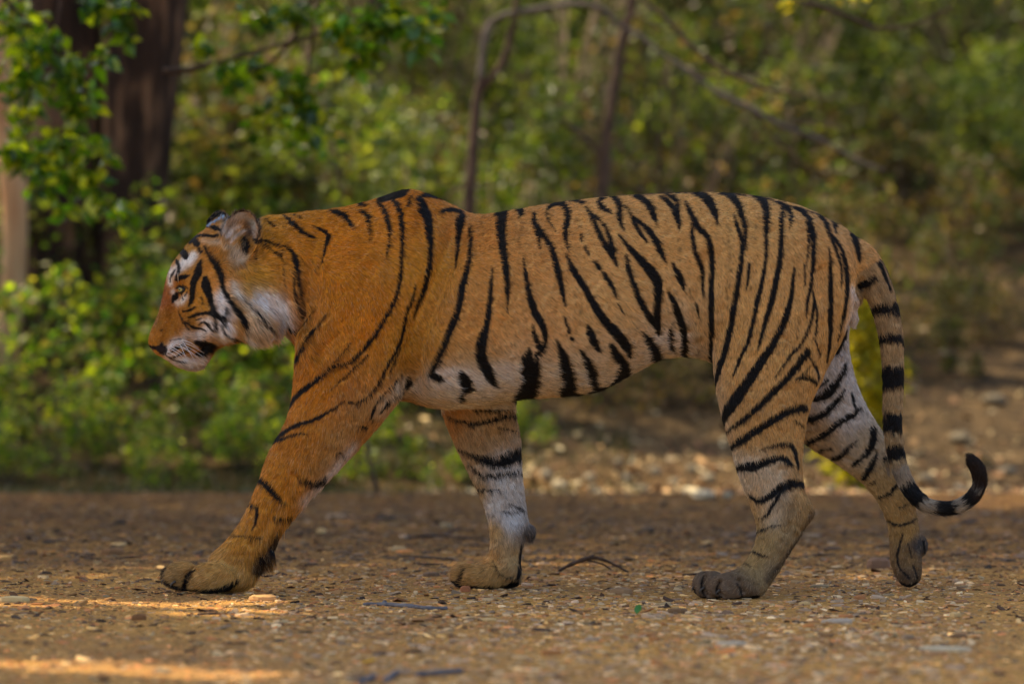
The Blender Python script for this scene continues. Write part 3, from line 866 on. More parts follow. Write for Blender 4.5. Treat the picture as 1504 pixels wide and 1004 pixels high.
# ------------------------------------------------------------------ plants
def leaf_cloud(n, centre_fn, size, seed, cols, droop=.3, quad=True, val=1.0):
    """n pointed leaves, each four triangles folded on the midrib"""
    g = np.random.default_rng(seed)
    c = centre_fn(g, n)
    s = size * g.uniform(.6, 1.25, n)
    ax = g.normal(0, 1, (n, 3)); ax[:, 2] = ax[:, 2] * .6 - droop; ax /= np.linalg.norm(ax, axis=1)[:, None]
    up = g.normal(0, 1, (n, 3)) + np.array([0, 0, .8]); sd = np.cross(ax, up); sd /= np.linalg.norm(sd, axis=1)[:, None]
    nm = np.cross(sd, ax)
    L = s[:, None]; Wd = (s * g.uniform(.5, .8, n))[:, None] / 2
    V = np.stack([c, c + ax * L * .45 + sd * Wd + nm * Wd * .35, c + ax * L, c + ax * L * .45 - sd * Wd + nm * Wd * .35], 1)
    F_ = (np.arange(n) * 4)[:, None] + np.array([[0, 1, 2, 3]])
    col = np.array(cols)[g.integers(0, len(cols), n)] * np.exp(g.normal(-.08, .34, (n, 1))) * val
    return V.reshape(-1, 3), F_, np.repeat(col, 4, axis=0)

GREENS = [srgb(92, 112, 38), srgb(116, 130, 44), srgb(72, 94, 34), srgb(136, 140, 54), srgb(100, 108, 56)]
BRIGHT = [srgb(116, 150, 28), srgb(156, 172, 30), srgb(92, 132, 28), srgb(170, 178, 36), srgb(72, 112, 30), srgb(64, 104, 30)]
OLIVE = [srgb(88, 98, 52), srgb(104, 108, 62), srgb(72, 86, 44), srgb(124, 116, 74), srgb(136, 118, 84)]
DRY = [srgb(140, 112, 80), srgb(120, 92, 66), srgb(160, 130, 96), srgb(104, 84, 62), srgb(112, 108, 60)]
LEAF = mat_leaf('leaf', transl=.42)
TWIG = mat_noise('twig_bark', srgb(84, 68, 54), srgb(122, 102, 84), 30, .9, .3, 80)
TWIGP = mat_noise('pale_twig_bark', srgb(150, 128, 102), srgb(182, 158, 130), 30, .9, .3, 80)

def shrub_meshes(seed, cols, n, w, h, leaf, clumps=26, base_bare=.05, val=.92):
    g = np.random.default_rng(seed)
    cl = np.stack([g.normal(0, w * .36, clumps), g.normal(0, w * .36, clumps), g.uniform(base_bare, 1, clumps) * h], 1)
    r = np.hypot(cl[:, 0], cl[:, 1]) / w
    cl[:, 2] *= np.clip(1.1 - .7 * r, .3, 1)
    cr = g.uniform(.10, .26, clumps) * (w + h) / 2 * 1.1
    def cf(gg, n_):
        k = gg.integers(0, clumps, n_)
        q = gg.normal(0, 1, (n_, 3)); q /= np.linalg.norm(q, axis=1)[:, None]
        c = cl[k] + q * (cr[k] * gg.uniform(.2, 1, n_) ** .6)[:, None]
        c[:, 2] = np.maximum(c[:, 2], .02); return c
    V, F_, cc = leaf_cloud(n, cf, leaf, seed + 1, cols, val=val)
    lm = mesh_from('foliage', V, F_, smooth=False); color_attr(lm, cc)
    st = Geo()
    for i in range(9):
        e = cl[g.integers(0, clumps)]
        b = np.array([g.normal(0, w * .08), g.normal(0, w * .08), -.08])
        mid = (b + e) / 2 + g.normal(0, w * .08, 3)
        pts = catmull(np.array([b, mid, e]), 4)
        st.add(tube(pts, np.linspace(.018, .004, len(pts)) * (h / 1.4), k=5))
    return lm, st.mesh('stem')

def shrub(proto, x, y, sc, rot, label, group=None, cat='shrub', name='shrub', bark=None):
    lm, sm = proto
    r = empty(name, (x, y, float(terrain_z(x, y)) - .02)); r.rotation_euler.z = rot; r.scale = (sc[0], sc[0], sc[1]) if isinstance(sc, tuple) else (sc,) * 3
    tag(r, label, cat, group)
    put('foliage', lm, LEAF, r); put('stem', sm, bark or TWIG, r)
    return r
P_BRIGHT = [shrub_meshes(50 + i, BRIGHT + GREENS + [srgb(168, 158, 60), srgb(150, 128, 84)], 1150, .55, .9, .062, 17, val=1.0) for i in range(3)]
P_GREEN = [shrub_meshes(60 + i, GREENS + OLIVE[:2], 1900, .8, 1.5, .072, 24) for i in range(4)]
P_OLIVE = [shrub_meshes(70 + i, OLIVE + GREENS[:2] + DRY[:2], 1700, .8, 1.5, .072, 20) for i in range(4)]
P_DRY = [shrub_meshes(80 + i, DRY + OLIVE[:1], 1300, .7, .9, .05, 22) for i in range(3)]

# front left row of bright leafy shrubs at the road edge
front = [(-2.9, 10.4, 1.0), (-2.3, 9.6, .95), (-1.9, 10.9, 1.1), (-1.55, 9.3, .8), (-1.15, 10.4, 1.0), (-.75, 9.6, .75), (-.35, 10.6, .7), (-2.65, 12.2, 1.2), (.2, 11.4, .55), (-1.4, 12.4, 1.15)]
places = ['at the left edge behind the pale trunk foot', 'low beside the big trunk', 'right under the big dark trunks', 'low in front, straight under the tiger\'s muzzle', 'behind the tiger\'s throat', 'seen under the throat by the foreleg',
          'seen between the two front legs', 'tall, deep behind the left trunk', 'small, behind the far front leg', 'tall, behind the tiger\'s head']
for i, (x, y, s) in enumerate(front):
    shrub(P_BRIGHT[i % 3], x, y, s, i * 1.3, 'bright green leafy shrub ' + places[i], group='bright shrubs along the road edge')
def place_words(x, y):
    u = CX + F_PX * x / (y + 10)
    side = [(-1e9, 'left of the twin trunks'), (60, 'behind the big dark trunks'), (180, 'behind the right trunk'), (270, 'behind the tiger\'s face'), (400, 'behind the tiger\'s neck'), (470, 'left of the shoulder hump'), (540, 'behind the shoulder hump'), (690, 'right of the bent sapling'),
            (880, 'right of the straight sapling'), (1040, 'above the loin'), (1110, 'above the hip'), (1180, 'behind the rump'), (1290, 'right of the tail base'), (1400, 'near the right edge')]
    w = [t for a, t in side if u > a][-1]
    w += ' itself' * 0
    tier = 'foot of bank' if y < 13 else 'first rise' if y < 14.3 else 'low slope' if y < 15.8 else 'lower middle slope' if y < 17.4 else 'middle slope' if y < 19 else 'upper middle slope' if y < 21 else 'upper slope' if y < 23 else 'high slope' if y < 25.6 else 'higher slope' if y < 28.5 else 'near top' if y < 31.7 else 'topmost'
    return w + ', ' + tier
low = [(-2.75, 8.9, .5, 'lowest at the far left edge'), (-2.35, 8.5, .42, 'at the foot of the pale trunk'), (-1.95, 8.8, .55, 'at the foot of the left big trunk'), (-1.6, 8.4, .4, 'small, left of the muzzle'), (-1.3, 8.8, .5, 'below the nose at the road edge'), (-.95, 8.5, .42, 'below the chin at the road edge'), (-.62, 8.8, .45, 'left of the thin dark stem'), (-.2, 8.6, .36, 'just left of the far front leg'), (.02, 9.6, .4, 'behind the far front leg')]
for i, (x, y, s, w) in enumerate(low):
    shrub(P_BRIGHT[(i + 1) % 3], x, y, s, i * 2.1, 'low leafy green plant ' + w, group='low plants on the left verge', cat='plant', name='low_plant')
for i, (u, y, s, k, w) in enumerate([(770, 10.4, .6, 1, 'right of the far front leg'), (830, 11.2, .7, 0, 'under the middle of the belly'), (900, 10.9, .6, 1, 'under the rear of the belly'), (960, 11.6, .75, 0, 'left of the near thigh'), (1010, 11.0, .6, 1, 'against the near thigh'), (700, 11.4, .7, 0, 'hidden by the far front leg'), (790, 12.0, .8, 0, 'higher up, right of the far front leg'),
                                     (1075, 11.9, .8, 0, 'behind the near thigh'), (1150, 12.4, .8, 1, 'behind the hind legs'), (640, 10.6, .6, 0, 'left of the far front leg'), (1230, 12.6, .8, 0, 'behind the rump and tail'), (1340, 13.6, .5, 1, 'just right of the tail'), (1470, 13.6, .6, 1, 'on the bare slope at the right edge'), (1400, 12.6, .5, 0, 'on the bare slope above the tail tip'), (1420, 14.2, .8, 0, 'at the top of the bare slope')]):
    shrub(P_DRY[i % 3] if k else P_OLIVE[i % 4], (u - CX) / F_PX * (y + 10), y, s * .8, i * 1.7, ('dry brown scrub ' if k else 'small dull green scrub ') + w, group='scrub at the foot of the bank')
# shrubs clothing the hillside
g_ = np.random.default_rng(31)
rows = [(12.3, .5), (13.6, .5), (15.0, .5), (16.6, .5), (18.2, .55), (20, .6), (22, .7), (24.3, .8), (27, .95), (30, 1.1), (33.5, 1.3)]
for ri, (y0, dx) in enumerate(rows):
    hw = .14 * (y0 + 10) + .6
    x = -hw
    while x < hw:
        y = y0 + g_.uniform(-.8, .8); u = CX + F_PX * x / (y + 10)
        keep = True
        if u > 1310 and y < 14.9: keep = False
        if 1150 < u <= 1310 and y < 12.6: keep = False
        if 640 < u <= 1150 and y < 13.4: keep = g_.random() < .6
        if keep:
            t = g_.random()
            dryk = 640 < u and y < 17
            if dryk and t < .35: pr, lab, grp = P_DRY[g_.integers(0, 3)], 'dry brown bush ', 'dry bushes on the bank'
            elif t < .5: pr, lab, grp = P_GREEN[g_.integers(0, 4)], 'mid green bush ', 'green bushes on the hillside'
            else: pr, lab, grp = P_OLIVE[g_.integers(0, 4)], 'dull olive bush ', 'olive bushes on the hillside'
            s = g_.uniform(.75, 1.15) * (0.85 if dryk else 1.0)
            shrub(pr, x, y, s, g_.uniform(0, 6), lab + place_words(x, y), group=grp)
        x += dx * g_.uniform(.7, 1.3)
# made-up sapling giving the yellow-green colour between rump and tail
V_, F_, cc = None, None, None
yg = shrub_meshes(95, [srgb(160, 150, 24), srgb(184, 168, 30), srgb(128, 128, 30)], 2600, .13, 1.12, .05, 26, .1, val=.95)
shrub(yg, *[float(k) for k in (P(1262, 560, 8.6)[0], 8.6)], 1.0, .4, 'narrow yellow-green sapling made up to fill the gap between rump and tail', name='sapling', cat='sapling')
# bare grey twiggy bushes
g_ = np.random.default_rng(8)
for i, (u, y, h) in enumerate([(620, 15, 1.9), (820, 16, 2.3), (980, 14, 1.4), (1150, 19, 2.6), (1330, 21, 2.4), (330, 15, 2.0), (1440, 20, 1.8), (700, 12, 1.0), (450, 13, 1.6), (900, 12, 1.0)]):
    x = (u - CX) / F_PX * (y + 10)
    st = Geo()
    for k in range(22):
        a = g_.uniform(0, 6.28); l = h * g_.uniform(.5, 1)
        e = np.array([math.cos(a) * l * .45, math.sin(a) * l * .45, l])
        mid = e * .5 + g_.normal(0, .08, 3)
        st.add(tube(catmull(np.array([[0, 0, -.05], mid, e]), 4), np.linspace(.014, .003, 9), k=5))
    o = put('bare_bush', st.mesh('bare_bush'), TWIGP if i % 2 else TWIG, loc=(x, y, float(terrain_z(x, y))))
    tag(o, 'leafless twiggy bush ' + place_words(x, y), 'bush', 'bare bushes on the hillside')

# ------------------------------------------------------------------ trees
BARK = mat_noise('tree_bark', srgb(30, 24, 20), srgb(140, 110, 84), 14, .95, 1.0, 30, c3=srgb(62, 47, 38), bdist=.06, stretch=.18)
BARKP = mat_noise('pale_bark', srgb(180, 128, 88), srgb(240, 200, 150), 14, .95, .8, 26, bdist=.04, stretch=.18)
def trunk_mesh(name, pts, Y, k=20, flute=.12, seed=0):
    """pts (u, v, radius px) at depth Y; fluted trunk"""
    g = np.random.default_rng(seed); ph = g.uniform(0, 6.28, 3)
    a = catmull(np.array(pts, float), 6); V, Fs = [], []
    s = (Y + 10) / F_PX
    for i, (u, v, r) in enumerate(a):
        c = P(u, v, Y)
        for j in range(k):
            th = 2 * math.pi * j / k
            q = 1 + flute * (math.sin(3 * th + ph[0] + i * .03) * .5 + math.sin(5 * th + ph[1] - i * .05) * .35 + math.sin(9 * th + ph[2]) * .25) + g.normal(0, .015)
            V.append(c + np.array([math.cos(th), math.sin(th), 0]) * r * s * q)
    n = len(a)
    for i in range(n - 1):
        for j in range(k):
            q = (j + 1) % k
            Fs.append((i * k + j, i * k + q, (i + 1) * k + q, (i + 1) * k + j))
    Fs.append(tuple((n - 1) * k + j for j in range(k))); Fs.append(tuple(range(k))[::-1])
    return mesh_from(name, V, Fs)
def root_at(name, u, Y, label, cat='tree', group=None):
    x = (u - CX) / F_PX * (Y + 10)
    r = empty(name, (0, 0, 0)); tag(r, label, cat, group); return r
t = root_at('tree', 110, 9.6, 'big dark twin-trunked tree at left behind the hanging leaves')
put('trunk', trunk_mesh('trunk', [(96, 700, 92), (92, 560, 76), (90, 430, 66), (90, 300, 62), (92, 150, 62), (90, 0, 62), (80, -420, 50), (60, -900, 40)], 11.6, seed=1), BARK, t)
put('trunk', trunk_mesh('trunk', [(190, 700, 62), (188, 560, 56), (190, 430, 50), (194, 300, 50), (204, 150, 54), (216, 0, 58), (232, -420, 54), (260, -900, 40)], 11.5, seed=2), BARK, t)
t = root_at('tree', 10, 9.2, 'pale brown leaning trunk at the far left edge', )
put('trunk', trunk_mesh('trunk', [(-10, 700, 30), (2, 560, 20), (16, 430, 19), (20, 300, 19), (8, 200, 22), (-20, 60, 26), (-60, -300, 26)], 10.9, seed=3), BARKP, t)
t = root_at('tree', 540, 20, 'narrow dark trunk behind the upper leaves above the shoulder', )
put('trunk', trunk_mesh('trunk', [(536, 640, 26), (534, 400, 22), (538, 250, 20), (545, 120, 19), (552, 0, 18), (560, -300, 14)], 17, seed=4, k=12), BARK, t)
t = root_at('tree', 310, 24, 'thin dark trunk between the big tree and the leaf sprays', )
put('trunk', trunk_mesh('trunk', [(322, 620, 16), (318, 400, 14), (308, 200, 13), (312, 60, 14), (306, -200, 12)], 21, seed=5, k=12), BARK, t)

def limb(pts, Y, mat, name, parent, k=8):
    a = catmull(np.array(pts, float), 5); s = (Y + 10) / F_PX
    return put(name, Geo().add(tube([P(u, v, Y) for u, v, r in a], a[:, 2] * s, k=k, jitter=.12)).mesh(name), mat, parent)
GREYB = mat_noise('sapling_bark', srgb(66, 52, 44), srgb(104, 84, 68), 12, .9, .5, 60)
GREYB2 = mat_noise('branch_bark_grey', srgb(78, 70, 64), srgb(112, 104, 96), 12, .9, .5, 60)
s1 = empty('bent_sapling'); tag(s1, 'bare sapling rising behind the withers and arching over to the right', 'sapling')
limb([(676, 640, 11), (680, 520, 10), (684, 400, 9.5), (689, 300, 9), (695, 220, 8), (700, 150, 7), (708, 110, 6)], 9.2, GREYB, 'stem', s1)
limb([(704, 130, 5.5), (712, 60, 5.5), (722, 34, 5), (745, 22, 5), (800, 12, 4.6), (850, 7, 4.6), (885, 13, 4.2)], 9.2, GREYB2, 'branch', s1)
limb([(700, 140, 5), (720, 115, 5), (738, 92, 5.5), (750, 50, 5), (756, 20, 4.5), (760, -20, 5), (766, -60, 4)], 9.2, GREYB, 'branch', s1)
limb([(885, 12, 4), (905, 34, 3.4), (940, 54, 3.6), (980, 84, 3.2), (1010, 104, 3.6), (1055, 138, 4), (1100, 158, 4.4), (1150, 186, 4), (1200, 203, 3.6), (1260, 236, 2.6), (1300, 250, 1.6)], 9.2, GREYB2, 'branch', s1)
limb([(940, -4, 3), (980, 30, 3.5), (1010, 62, 3.5), (1050, 95, 3), (1120, 128, 3), (1180, 140, 2)], 7.6, GREYB, 'branch', s1)
for tw in ([(1008, 104, 2.6), (1040, 112, 2.4), (1090, 108, 2), (1140, 118, 1.4)], [(1100, 158, 2.8), (1135, 200, 2.2), (1180, 240, 1.6), (1205, 262, 1.2)], [(905, 34, 2.2), (935, 24, 2), (975, 44, 1.8), (1020, 46, 1.2)],
           [(693, 260, 2.6), (672, 275, 2.2), (655, 292, 1.6)], [(716, 60, 2), (700, 44, 1.8), (680, 20, 1.5), (676, -20, 1)], [(800, 12, 2), (820, 34, 1.7), (826, 70, 1.2)], [(1150, 186, 2.4), (1190, 180, 2), (1240, 190, 1.4)], [(980, 84, 2), (975, 110, 1.7), (990, 150, 1.3)]):
    limb(tw, 9.2, GREYB, 'twig', s1, 6)
s2 = empty('straight_sapling'); tag(s2, 'slim straight sapling standing behind the middle of the back', 'sapling')
limb([(880, 600, 9), (880, 500, 9), (884, 400, 10), (884, 290, 10), (888, 220, 9), (897, 160, 8), (908, 90, 7), (920, 40, 7), (930, -10, 8), (940, -90, 7)], 12.2, GREYB, 'stem', s2)
limb([(886, 240, 6), (872, 215, 5), (840, 190, 4), (815, 165, 3)], 12.2, GREYB, 'branch', s2)
s3 = empty('thin_sapling'); tag(s3, 'spindly dark stem standing at the road edge between the front legs', 'sapling')
limb([(556, 725, 3.5), (546, 690, 3.5), (538, 650, 3), (534, 600, 2.5)], 7.0, BARK_D, 'stem', s3, 6)
fl = empty('fallen_branch'); tag(fl, 'pale dead branch lying in the shrubs under the tiger\'s chin', 'branch')
limb([(190, 602, 3), (240, 592, 4), (270, 590, 3.4), (300, 580, 4), (340, 577, 2)], 9.8, TWIG, 'limb', fl)

# ------------------------------------------------------------------ leafy sprays hanging at the upper left
def spray(name, cen, spread, n, Y, seed, label, leaf=.075, cols=BRIGHT, twig=None):
    r = empty(name); tag(r, label, 'branch', 'leafy boughs hanging at upper left')
    s = (Y + 10) / F_PX
    g = np.random.default_rng(seed)
    cl = [(P(u, v, Y + g.normal(0, .18)), rr * s) for u, v, rr in cen]
    w = np.array([rr ** 2 for u, v, rr in cen], float); w /= w.sum()
    def cf(gg, n_):
        k = gg.choice(len(cl), n_, p=w); q = gg.normal(0, 1, (n_, 3)); q /= np.linalg.norm(q, axis=1)[:, None]
        return np.array([cl[i][0] for i in k]) + q * (np.array([cl[i][1] for i in k]) * gg.uniform(.1, 1, n_) ** .6)[:, None]
    V, F_, cc = leaf_cloud(n, cf, leaf, seed, cols, droop=.7)
    me = mesh_from('foliage', V, F_, smooth=False); color_attr(me, cc); put('foliage', me, LEAFS, r)
    for tw in twig or []:
        limb(tw, Y, BARK_D, 'twig', r, 6)
LEAFS = mat_leaf('spray_leaf', transl=.5, rough=.22, spec=.7)
spray('leafy_bough', [(20, 30, 40), (60, 70, 44), (30, 120, 40), (100, 110, 40), (40, 180, 40), (90, 220, 40), (60, 260, 28), (130, 250, 34), (150, 210, 24), (20, 230, 30), (110, 150, 30), (140, 290, 30), (170, 310, 24), (100, 300, 24)], 1, 620, 5.6, 301,
      'leafy bough hanging across the big dark trunks at upper left', twig=[[(-20, -30, 4), (60, 60, 3), (95, 160, 2.5), (140, 290, 1.5)], [(95, -40, 3), (78, 60, 2.5), (30, 230, 1.5)]])
spray('leafy_bough', [(168, 20, 24), (178, 45, 22), (150, 80, 18), (190, 8, 18), (128, 2, 16)], 1, 90, 5.3, 302, 'small leaf cluster hanging in front of the twin trunks at the top', twig=[[(200, -40, 2.5), (180, 20, 2), (150, 85, 1)]])
spray('leafy_bough', [(300, 70, 20), (350, 110, 28), (330, 95, 20), (370, 90, 24), (360, 20, 20), (395, 30, 22), (430, 20, 24), (440, 140, 28), (400, 165, 24), (450, 190, 30), (470, 170, 20), (480, 215, 18), (425, 115, 22), (370, 180, 16)], 1, 330, 5.9, 303,
      'loose leaf spray hanging above the tiger\'s head', twig=[[(470, -30, 4), (440, 40, 3), (400, 90, 2.5), (350, 110, 1.5)], [(470, -20, 3), (455, 90, 2), (450, 190, 1.5)], [(240, 105, 5), (290, 100, 4), (380, 75, 3), (470, 50, 3)]])
spray('leafy_bough', [(500, 40, 24), (530, 70, 26), (545, 30, 26), (580, 30, 28), (610, 40, 24), (620, 60, 20), (570, 10, 24), (520, 95, 14), (640, 20, 18), (480, 15, 20)], 1, 330, 5.6, 304,
      'bright leaf spray at the top, left of the arching sapling', twig=[[(560, -40, 4), (540, 20, 3), (525, 95, 1.5)], [(500, 50, 3), (560, 35, 3), (630, 55, 1.5)]])
spray('leafy_bough', [(1140, -6, 14), (1165, 6, 10), (1262, -2, 12), (1225, -14, 14), (1470, -8, 14)], 1, 26, 6.5, 305, 'few yellow leaves on a thin branch along the top right edge', cols=[srgb(210, 186, 40), srgb(170, 160, 50)], leaf=.05,
      twig=[[(1130, -6, 3), (1190, 6, 3.5), (1240, 22, 3.5), (1290, 42, 3), (1340, 36, 2.5), (1400, 10, 2)]])

# ------------------------------------------------------------------ the canopy overhead that shades the road (above the frame)
def ground_uv(u, v):
    d = CAM_Z * F_PX / (v - HORIZON); return np.array([(u - CX) / F_PX * d, d - 10])
def canopy():
    g = np.random.default_rng(400)
    root = empty('shade_tree', (0, 0, 0)); tag(root, 'large spreading tree whose leafy crown shades the road', 'tree')
    n = 84000
    ratio = np.array([sun_dir.x, sun_dir.y]) / sun_dir.z
    # the shade wanted on the ground, lifted to crown height along the sun's direction
    gx, gy = g.uniform(-3.6, 3.6, n), g.uniform(-6, 9.2, n)
    gx[:9000], gy[:9000] = g.uniform(-1.6, 3, 9000), g.uniform(-1.4, .5, 9000)      # extra leaves added to keep stray sun off the tiger and foreground
    gx[9000:23000], gy[9000:23000] = g.uniform(-2.4, 2.4, 14000), g.uniform(-6.5, -.6, 14000)
    z = 6.6 + 2.0 * g.random(n) + .35 * np.sin(gx * 1.7 + gy)
    keep = np.ones(n, bool)
    # ragged rim at the far side of the road
    rim = 6.9 + .35 * np.sin(gx * 2.3) + .25 * np.sin(gx * 5.1 + 1) + 1.9 / (1 + np.exp((gx - .1) / .25))
    keep &= gy < rim
    def hole(pts, w):
        """sun fleck on the ground along a line of photograph points, half-width w metres"""
        q = np.array([ground_uv(*p) for p in pts])
        for a, b in zip(q[:-1], q[1:]):
            dv = b - a; t = np.clip(((gx - a[0]) * dv[0] + (gy - a[1]) * dv[1]) / (dv @ dv + 1e-9), 0, 1)
            keep[np.hypot(gx - a[0] - t * dv[0], (gy - a[1] - t * dv[1])) < w] = False
    for pts, w in FLECKS_SUN: w > 0 and hole(pts, w + .13)
    keep &= g.random(n) > .0
    gx, gy, z = gx[keep], gy[keep], z[keep]
    x, y = gx + ratio[0] * z, gy + ratio[1] * z
    m = len(x)
    c = np.stack([x, y, z], 1)
    def cf(gg, n_): return c
    V, F_, cc = leaf_cloud(m, cf, .15, 401, GREENS, droop=.1)
    me = mesh_from('crown', V, F_, smooth=False); color_attr(me, cc)
    put('crown', me, LEAF, root)
    bx, by = ratio[0] * 7.5 - 3.0, ratio[1] * 7.5 + 1.0
    a = np.array([[bx, by, -.1], [bx + .1, by, 2.0], [bx + .3, by - .1, 4.4], [bx + .9, by - .2, 6.8]])
    put('trunk', Geo().add(tube(catmull(a, 5), np.linspace(.34, .2, 16), k=14, jitter=.1)).mesh('trunk'), BARK, root)
    lb = Geo()
    for k in range(9):
        e = np.array([bx + g.uniform(1.5, 6), by + g.uniform(-6, 5), g.uniform(7.2, 8.2)])
        s = np.array([bx + .7, by - .2, 6.2])
        lb.add(tube(catmull(np.array([s, (s + e) / 2 + [0, 0, .3], e]), 5), np.linspace(.09, .02, 11), k=6))
    put('limb', lb.mesh('limb'), BARK, root)
def slope_canopy():  # unseen crown added to dapple and darken the slope
    g = np.random.default_rng(410)
    root = empty('shade_tree', (0, 0, 0)); tag(root, 'second tree added out of view, its open crown darkening the hillside', 'tree')
    n = 30000
    ratio = np.array([sun_dir.x, sun_dir.y]) / sun_dir.z
    gx, gy = g.uniform(-5, 7, n), g.uniform(8.6, 34, n)
    f = np.sin(gx * 1.9 + 1.3 * np.sin(gy * .9)) + np.sin(gy * 1.4 + gx * .7) + g.normal(0, .35, n)
    keep = (f > np.where(gx > .8, -.6, .7)) & ~((gy < 9.8) & (gx < 1.8))
    gx, gy = gx[keep], gy[keep]; gz = terrain_z(gx, gy)
    z = 5.6 + .12 * np.clip(gy - 12, 0, 40) + 1.6 * g.random(len(gx))
    x, y = gx + ratio[0] * (z - gz), gy + ratio[1] * (z - gz)
    c = np.stack([x, y, z], 1)
    V, F_, cc = leaf_cloud(len(x), lambda a, b: c, .2, 411, GREENS, droop=.1)
    me = mesh_from('crown', V, F_, smooth=False); color_attr(me, cc); put('crown', me, LEAF, root)
    bx, by = -8.0, 13.0
    b0 = float(terrain_z(bx, by))
    a = np.array([[bx, by, b0 - .2], [bx + .1, by, b0 + 2], [bx + .4, by, b0 + 4.2]])
    put('trunk', Geo().add(tube(catmull(a, 5), np.linspace(.36, .2, 11), k=14, jitter=.1)).mesh('trunk'), BARK, root)
FLECKS_SUN = [([(-60, 878), (80, 884), (200, 890), (320, 898), (390, 905)], .06), ([(-40, 884), (160, 889)], .05), ([(330, 884), (400, 884)], .02), ([(60, 976), (200, 984), (300, 990)], .03), ([(560, 968), (760, 972)], .0), ([(560, 975), (700, 985)], .0),
              ([(1180, 835), (1290, 838)], .0), ([(1420, 830), (1500, 832)], .0), ([(830, 766), (900, 767)], .0), ([(830, 768), (870, 768)], .0)]
canopy()
slope_canopy()
# ------------------------------------------------------------------ the tiger's body
def ring_loft(stations, steps=5, K=28, egg=0.0):
    """stations: (ux, uz, lx, lz, halfwidth, depth[, exponent]) from one silhouette edge to the other"""
    st = np.array([list(s) + [2.2] * (7 - len(s)) for s in stations], float)
    st = catmull(st, steps)
    rings, cen = [], []
    for s in st:
        a, b = P(s[0], s[1], s[5]), P(s[2], s[3], s[5])
        c, h = (a + b) / 2, (a - b) / 2
        e = 2.0 / s[6]
        th = np.linspace(0, 2 * math.pi, K, endpoint=False)
        co, si = np.cos(th), np.sin(th)
        x = np.sign(co) * np.abs(co) ** e
        y = np.sign(si) * np.abs(si) ** e * s[4] * (1 - egg * co)
        rings.append(c[None] + x[:, None] * h[None] + y[:, None] * np.array([0, 1.0, 0])[None])
        cen.append(np.r_[c, np.linalg.norm(h), s[4]])
    n = len(rings)
    V = list(np.vstack(rings))
    V.append(rings[0].mean(0)); V.append(rings[-1].mean(0))
    Fs = []
    for i in range(n - 1):
        for j in range(K):
            q = (j + 1) % K
            Fs.append((i * K + j, (i + 1) * K + j, (i + 1) * K + q, i * K + q))
    for j in range(K):
        q = (j + 1) % K
        Fs.append((n * K, j, q)); Fs.append((n * K + 1, (n - 1) * K + q, (n - 1) * K + j))
    return V, Fs, np.array(cen)

def ellipsoid(u, v, Y, ru, rv, ry, rot=0, K=16, M=10):
    c = P(u, v, Y); s = (Y - CAM_Y) / F_PX
    ax = np.array([math.cos(R(rot)), 0, -math.sin(R(rot))]); az = np.array([math.sin(R(rot)), 0, math.cos(R(rot))])
    V = []
    for i in range(1, M):
        ph = math.pi * i / M
        for j in range(K):
            th = 2 * math.pi * j / K
            V.append(c + ax * ru * s * math.sin(ph) * math.cos(th) + np.array([0, 1, 0]) * ry * math.sin(ph) * math.sin(th) + az * rv * s * math.cos(ph))
    V.append(c + az * rv * s); V.append(c - az * rv * s)
    Fs = []
    for i in range(M - 2):
        for j in range(K):
            q = (j + 1) % K
            Fs.append((i * K + j, i * K + q, (i + 1) * K + q, (i + 1) * K + j)[::-1])
    for j in range(K):
        q = (j + 1) % K
        Fs.append(((M - 1) * K, q, j)[::-1]); Fs.append(((M - 1) * K + 1, (M - 2) * K + j, (M - 2) * K + q)[::-1])
    return V, Fs

def ear(u, v, Y, ru, rv, n, lean, thick=0.0105, depth=0.028):
    c = P(u, v, Y); s = 0.0017
    n = np.array(n, float); n /= np.linalg.norm(n)
    z = np.array([math.sin(R(lean)), 0, math.cos(R(lean))]); x = np.cross(n, z); x /= np.linalg.norm(x); z = np.cross(x, n)
    K, M = 28, 8
    V, Fs = [], []
    for side in (0, 1):
        for i in range(M + 1):
            r = i / M
            for j in range(K):
                th = 2 * math.pi * j / K
                q = 1 - 0.18 * max(0, -math.sin(th)) ** 2
                o = -depth * (1 - r * r) + (0 if side == 0 else -thick * (1 - 0.4 * r))
                rr = r * (1 + (0.03 if side else 0))
                V.append(c + x * ru * s * rr * math.cos(th) * q + z * rv * s * rr * math.sin(th) + n * o)
    B = (M + 1) * K
    for i in range(M):
        for j in range(K):
            q = (j + 1) % K
            Fs.append((i * K + j, i * K + q, (i + 1) * K + q, (i + 1) * K + j)[::-1])
            Fs.append((B + i * K + j, B + i * K + q, B + (i + 1) * K + q, B + (i + 1) * K + j))
    for j in range(K):
        q = (j + 1) % K
        Fs.append((M * K + j, M * K + q, B + M * K + q, B + M * K + j)[::-1])
    return V, Fs

TORSO = [(1266, 374, 1262, 400, .012, 0), (1260, 352, 1254, 425, .06, 0), (1246, 338, 1243, 455, .10, 0), (1222, 325, 1220, 480, .14, 0), (1180, 304, 1180, 520, .168, 0), (1130, 291, 1125, 538, .182, 0),
         (1080, 284, 1072, 540, .182, 0), (1030, 282, 1022, 527, .18, 0), (980, 283, 975, 527, .19, 0), (930, 286, 925, 551, .205, 0),
         (880, 290, 875, 575, .218, 0), (820, 297, 815, 582, .226, 0), (760, 307, 755, 587, .226, 0), (700, 314, 695, 598, .215, 0),
         (665, 300, 658, 601, .205, 0), (632, 286, 628, 597, .195, 0), (598, 278, 595, 588, .185, 0), (560, 289, 560, 583, .178, 0),
         (520, 300, 512, 566, .166, 0), (480, 307, 468, 540, .15, 0), (445, 311, 434, 500, .135, 0), (410, 315, 402, 472, .118, 0),
         (385, 319, 378, 455, .105, 0), (365, 330, 360, 440, .08, 0)]
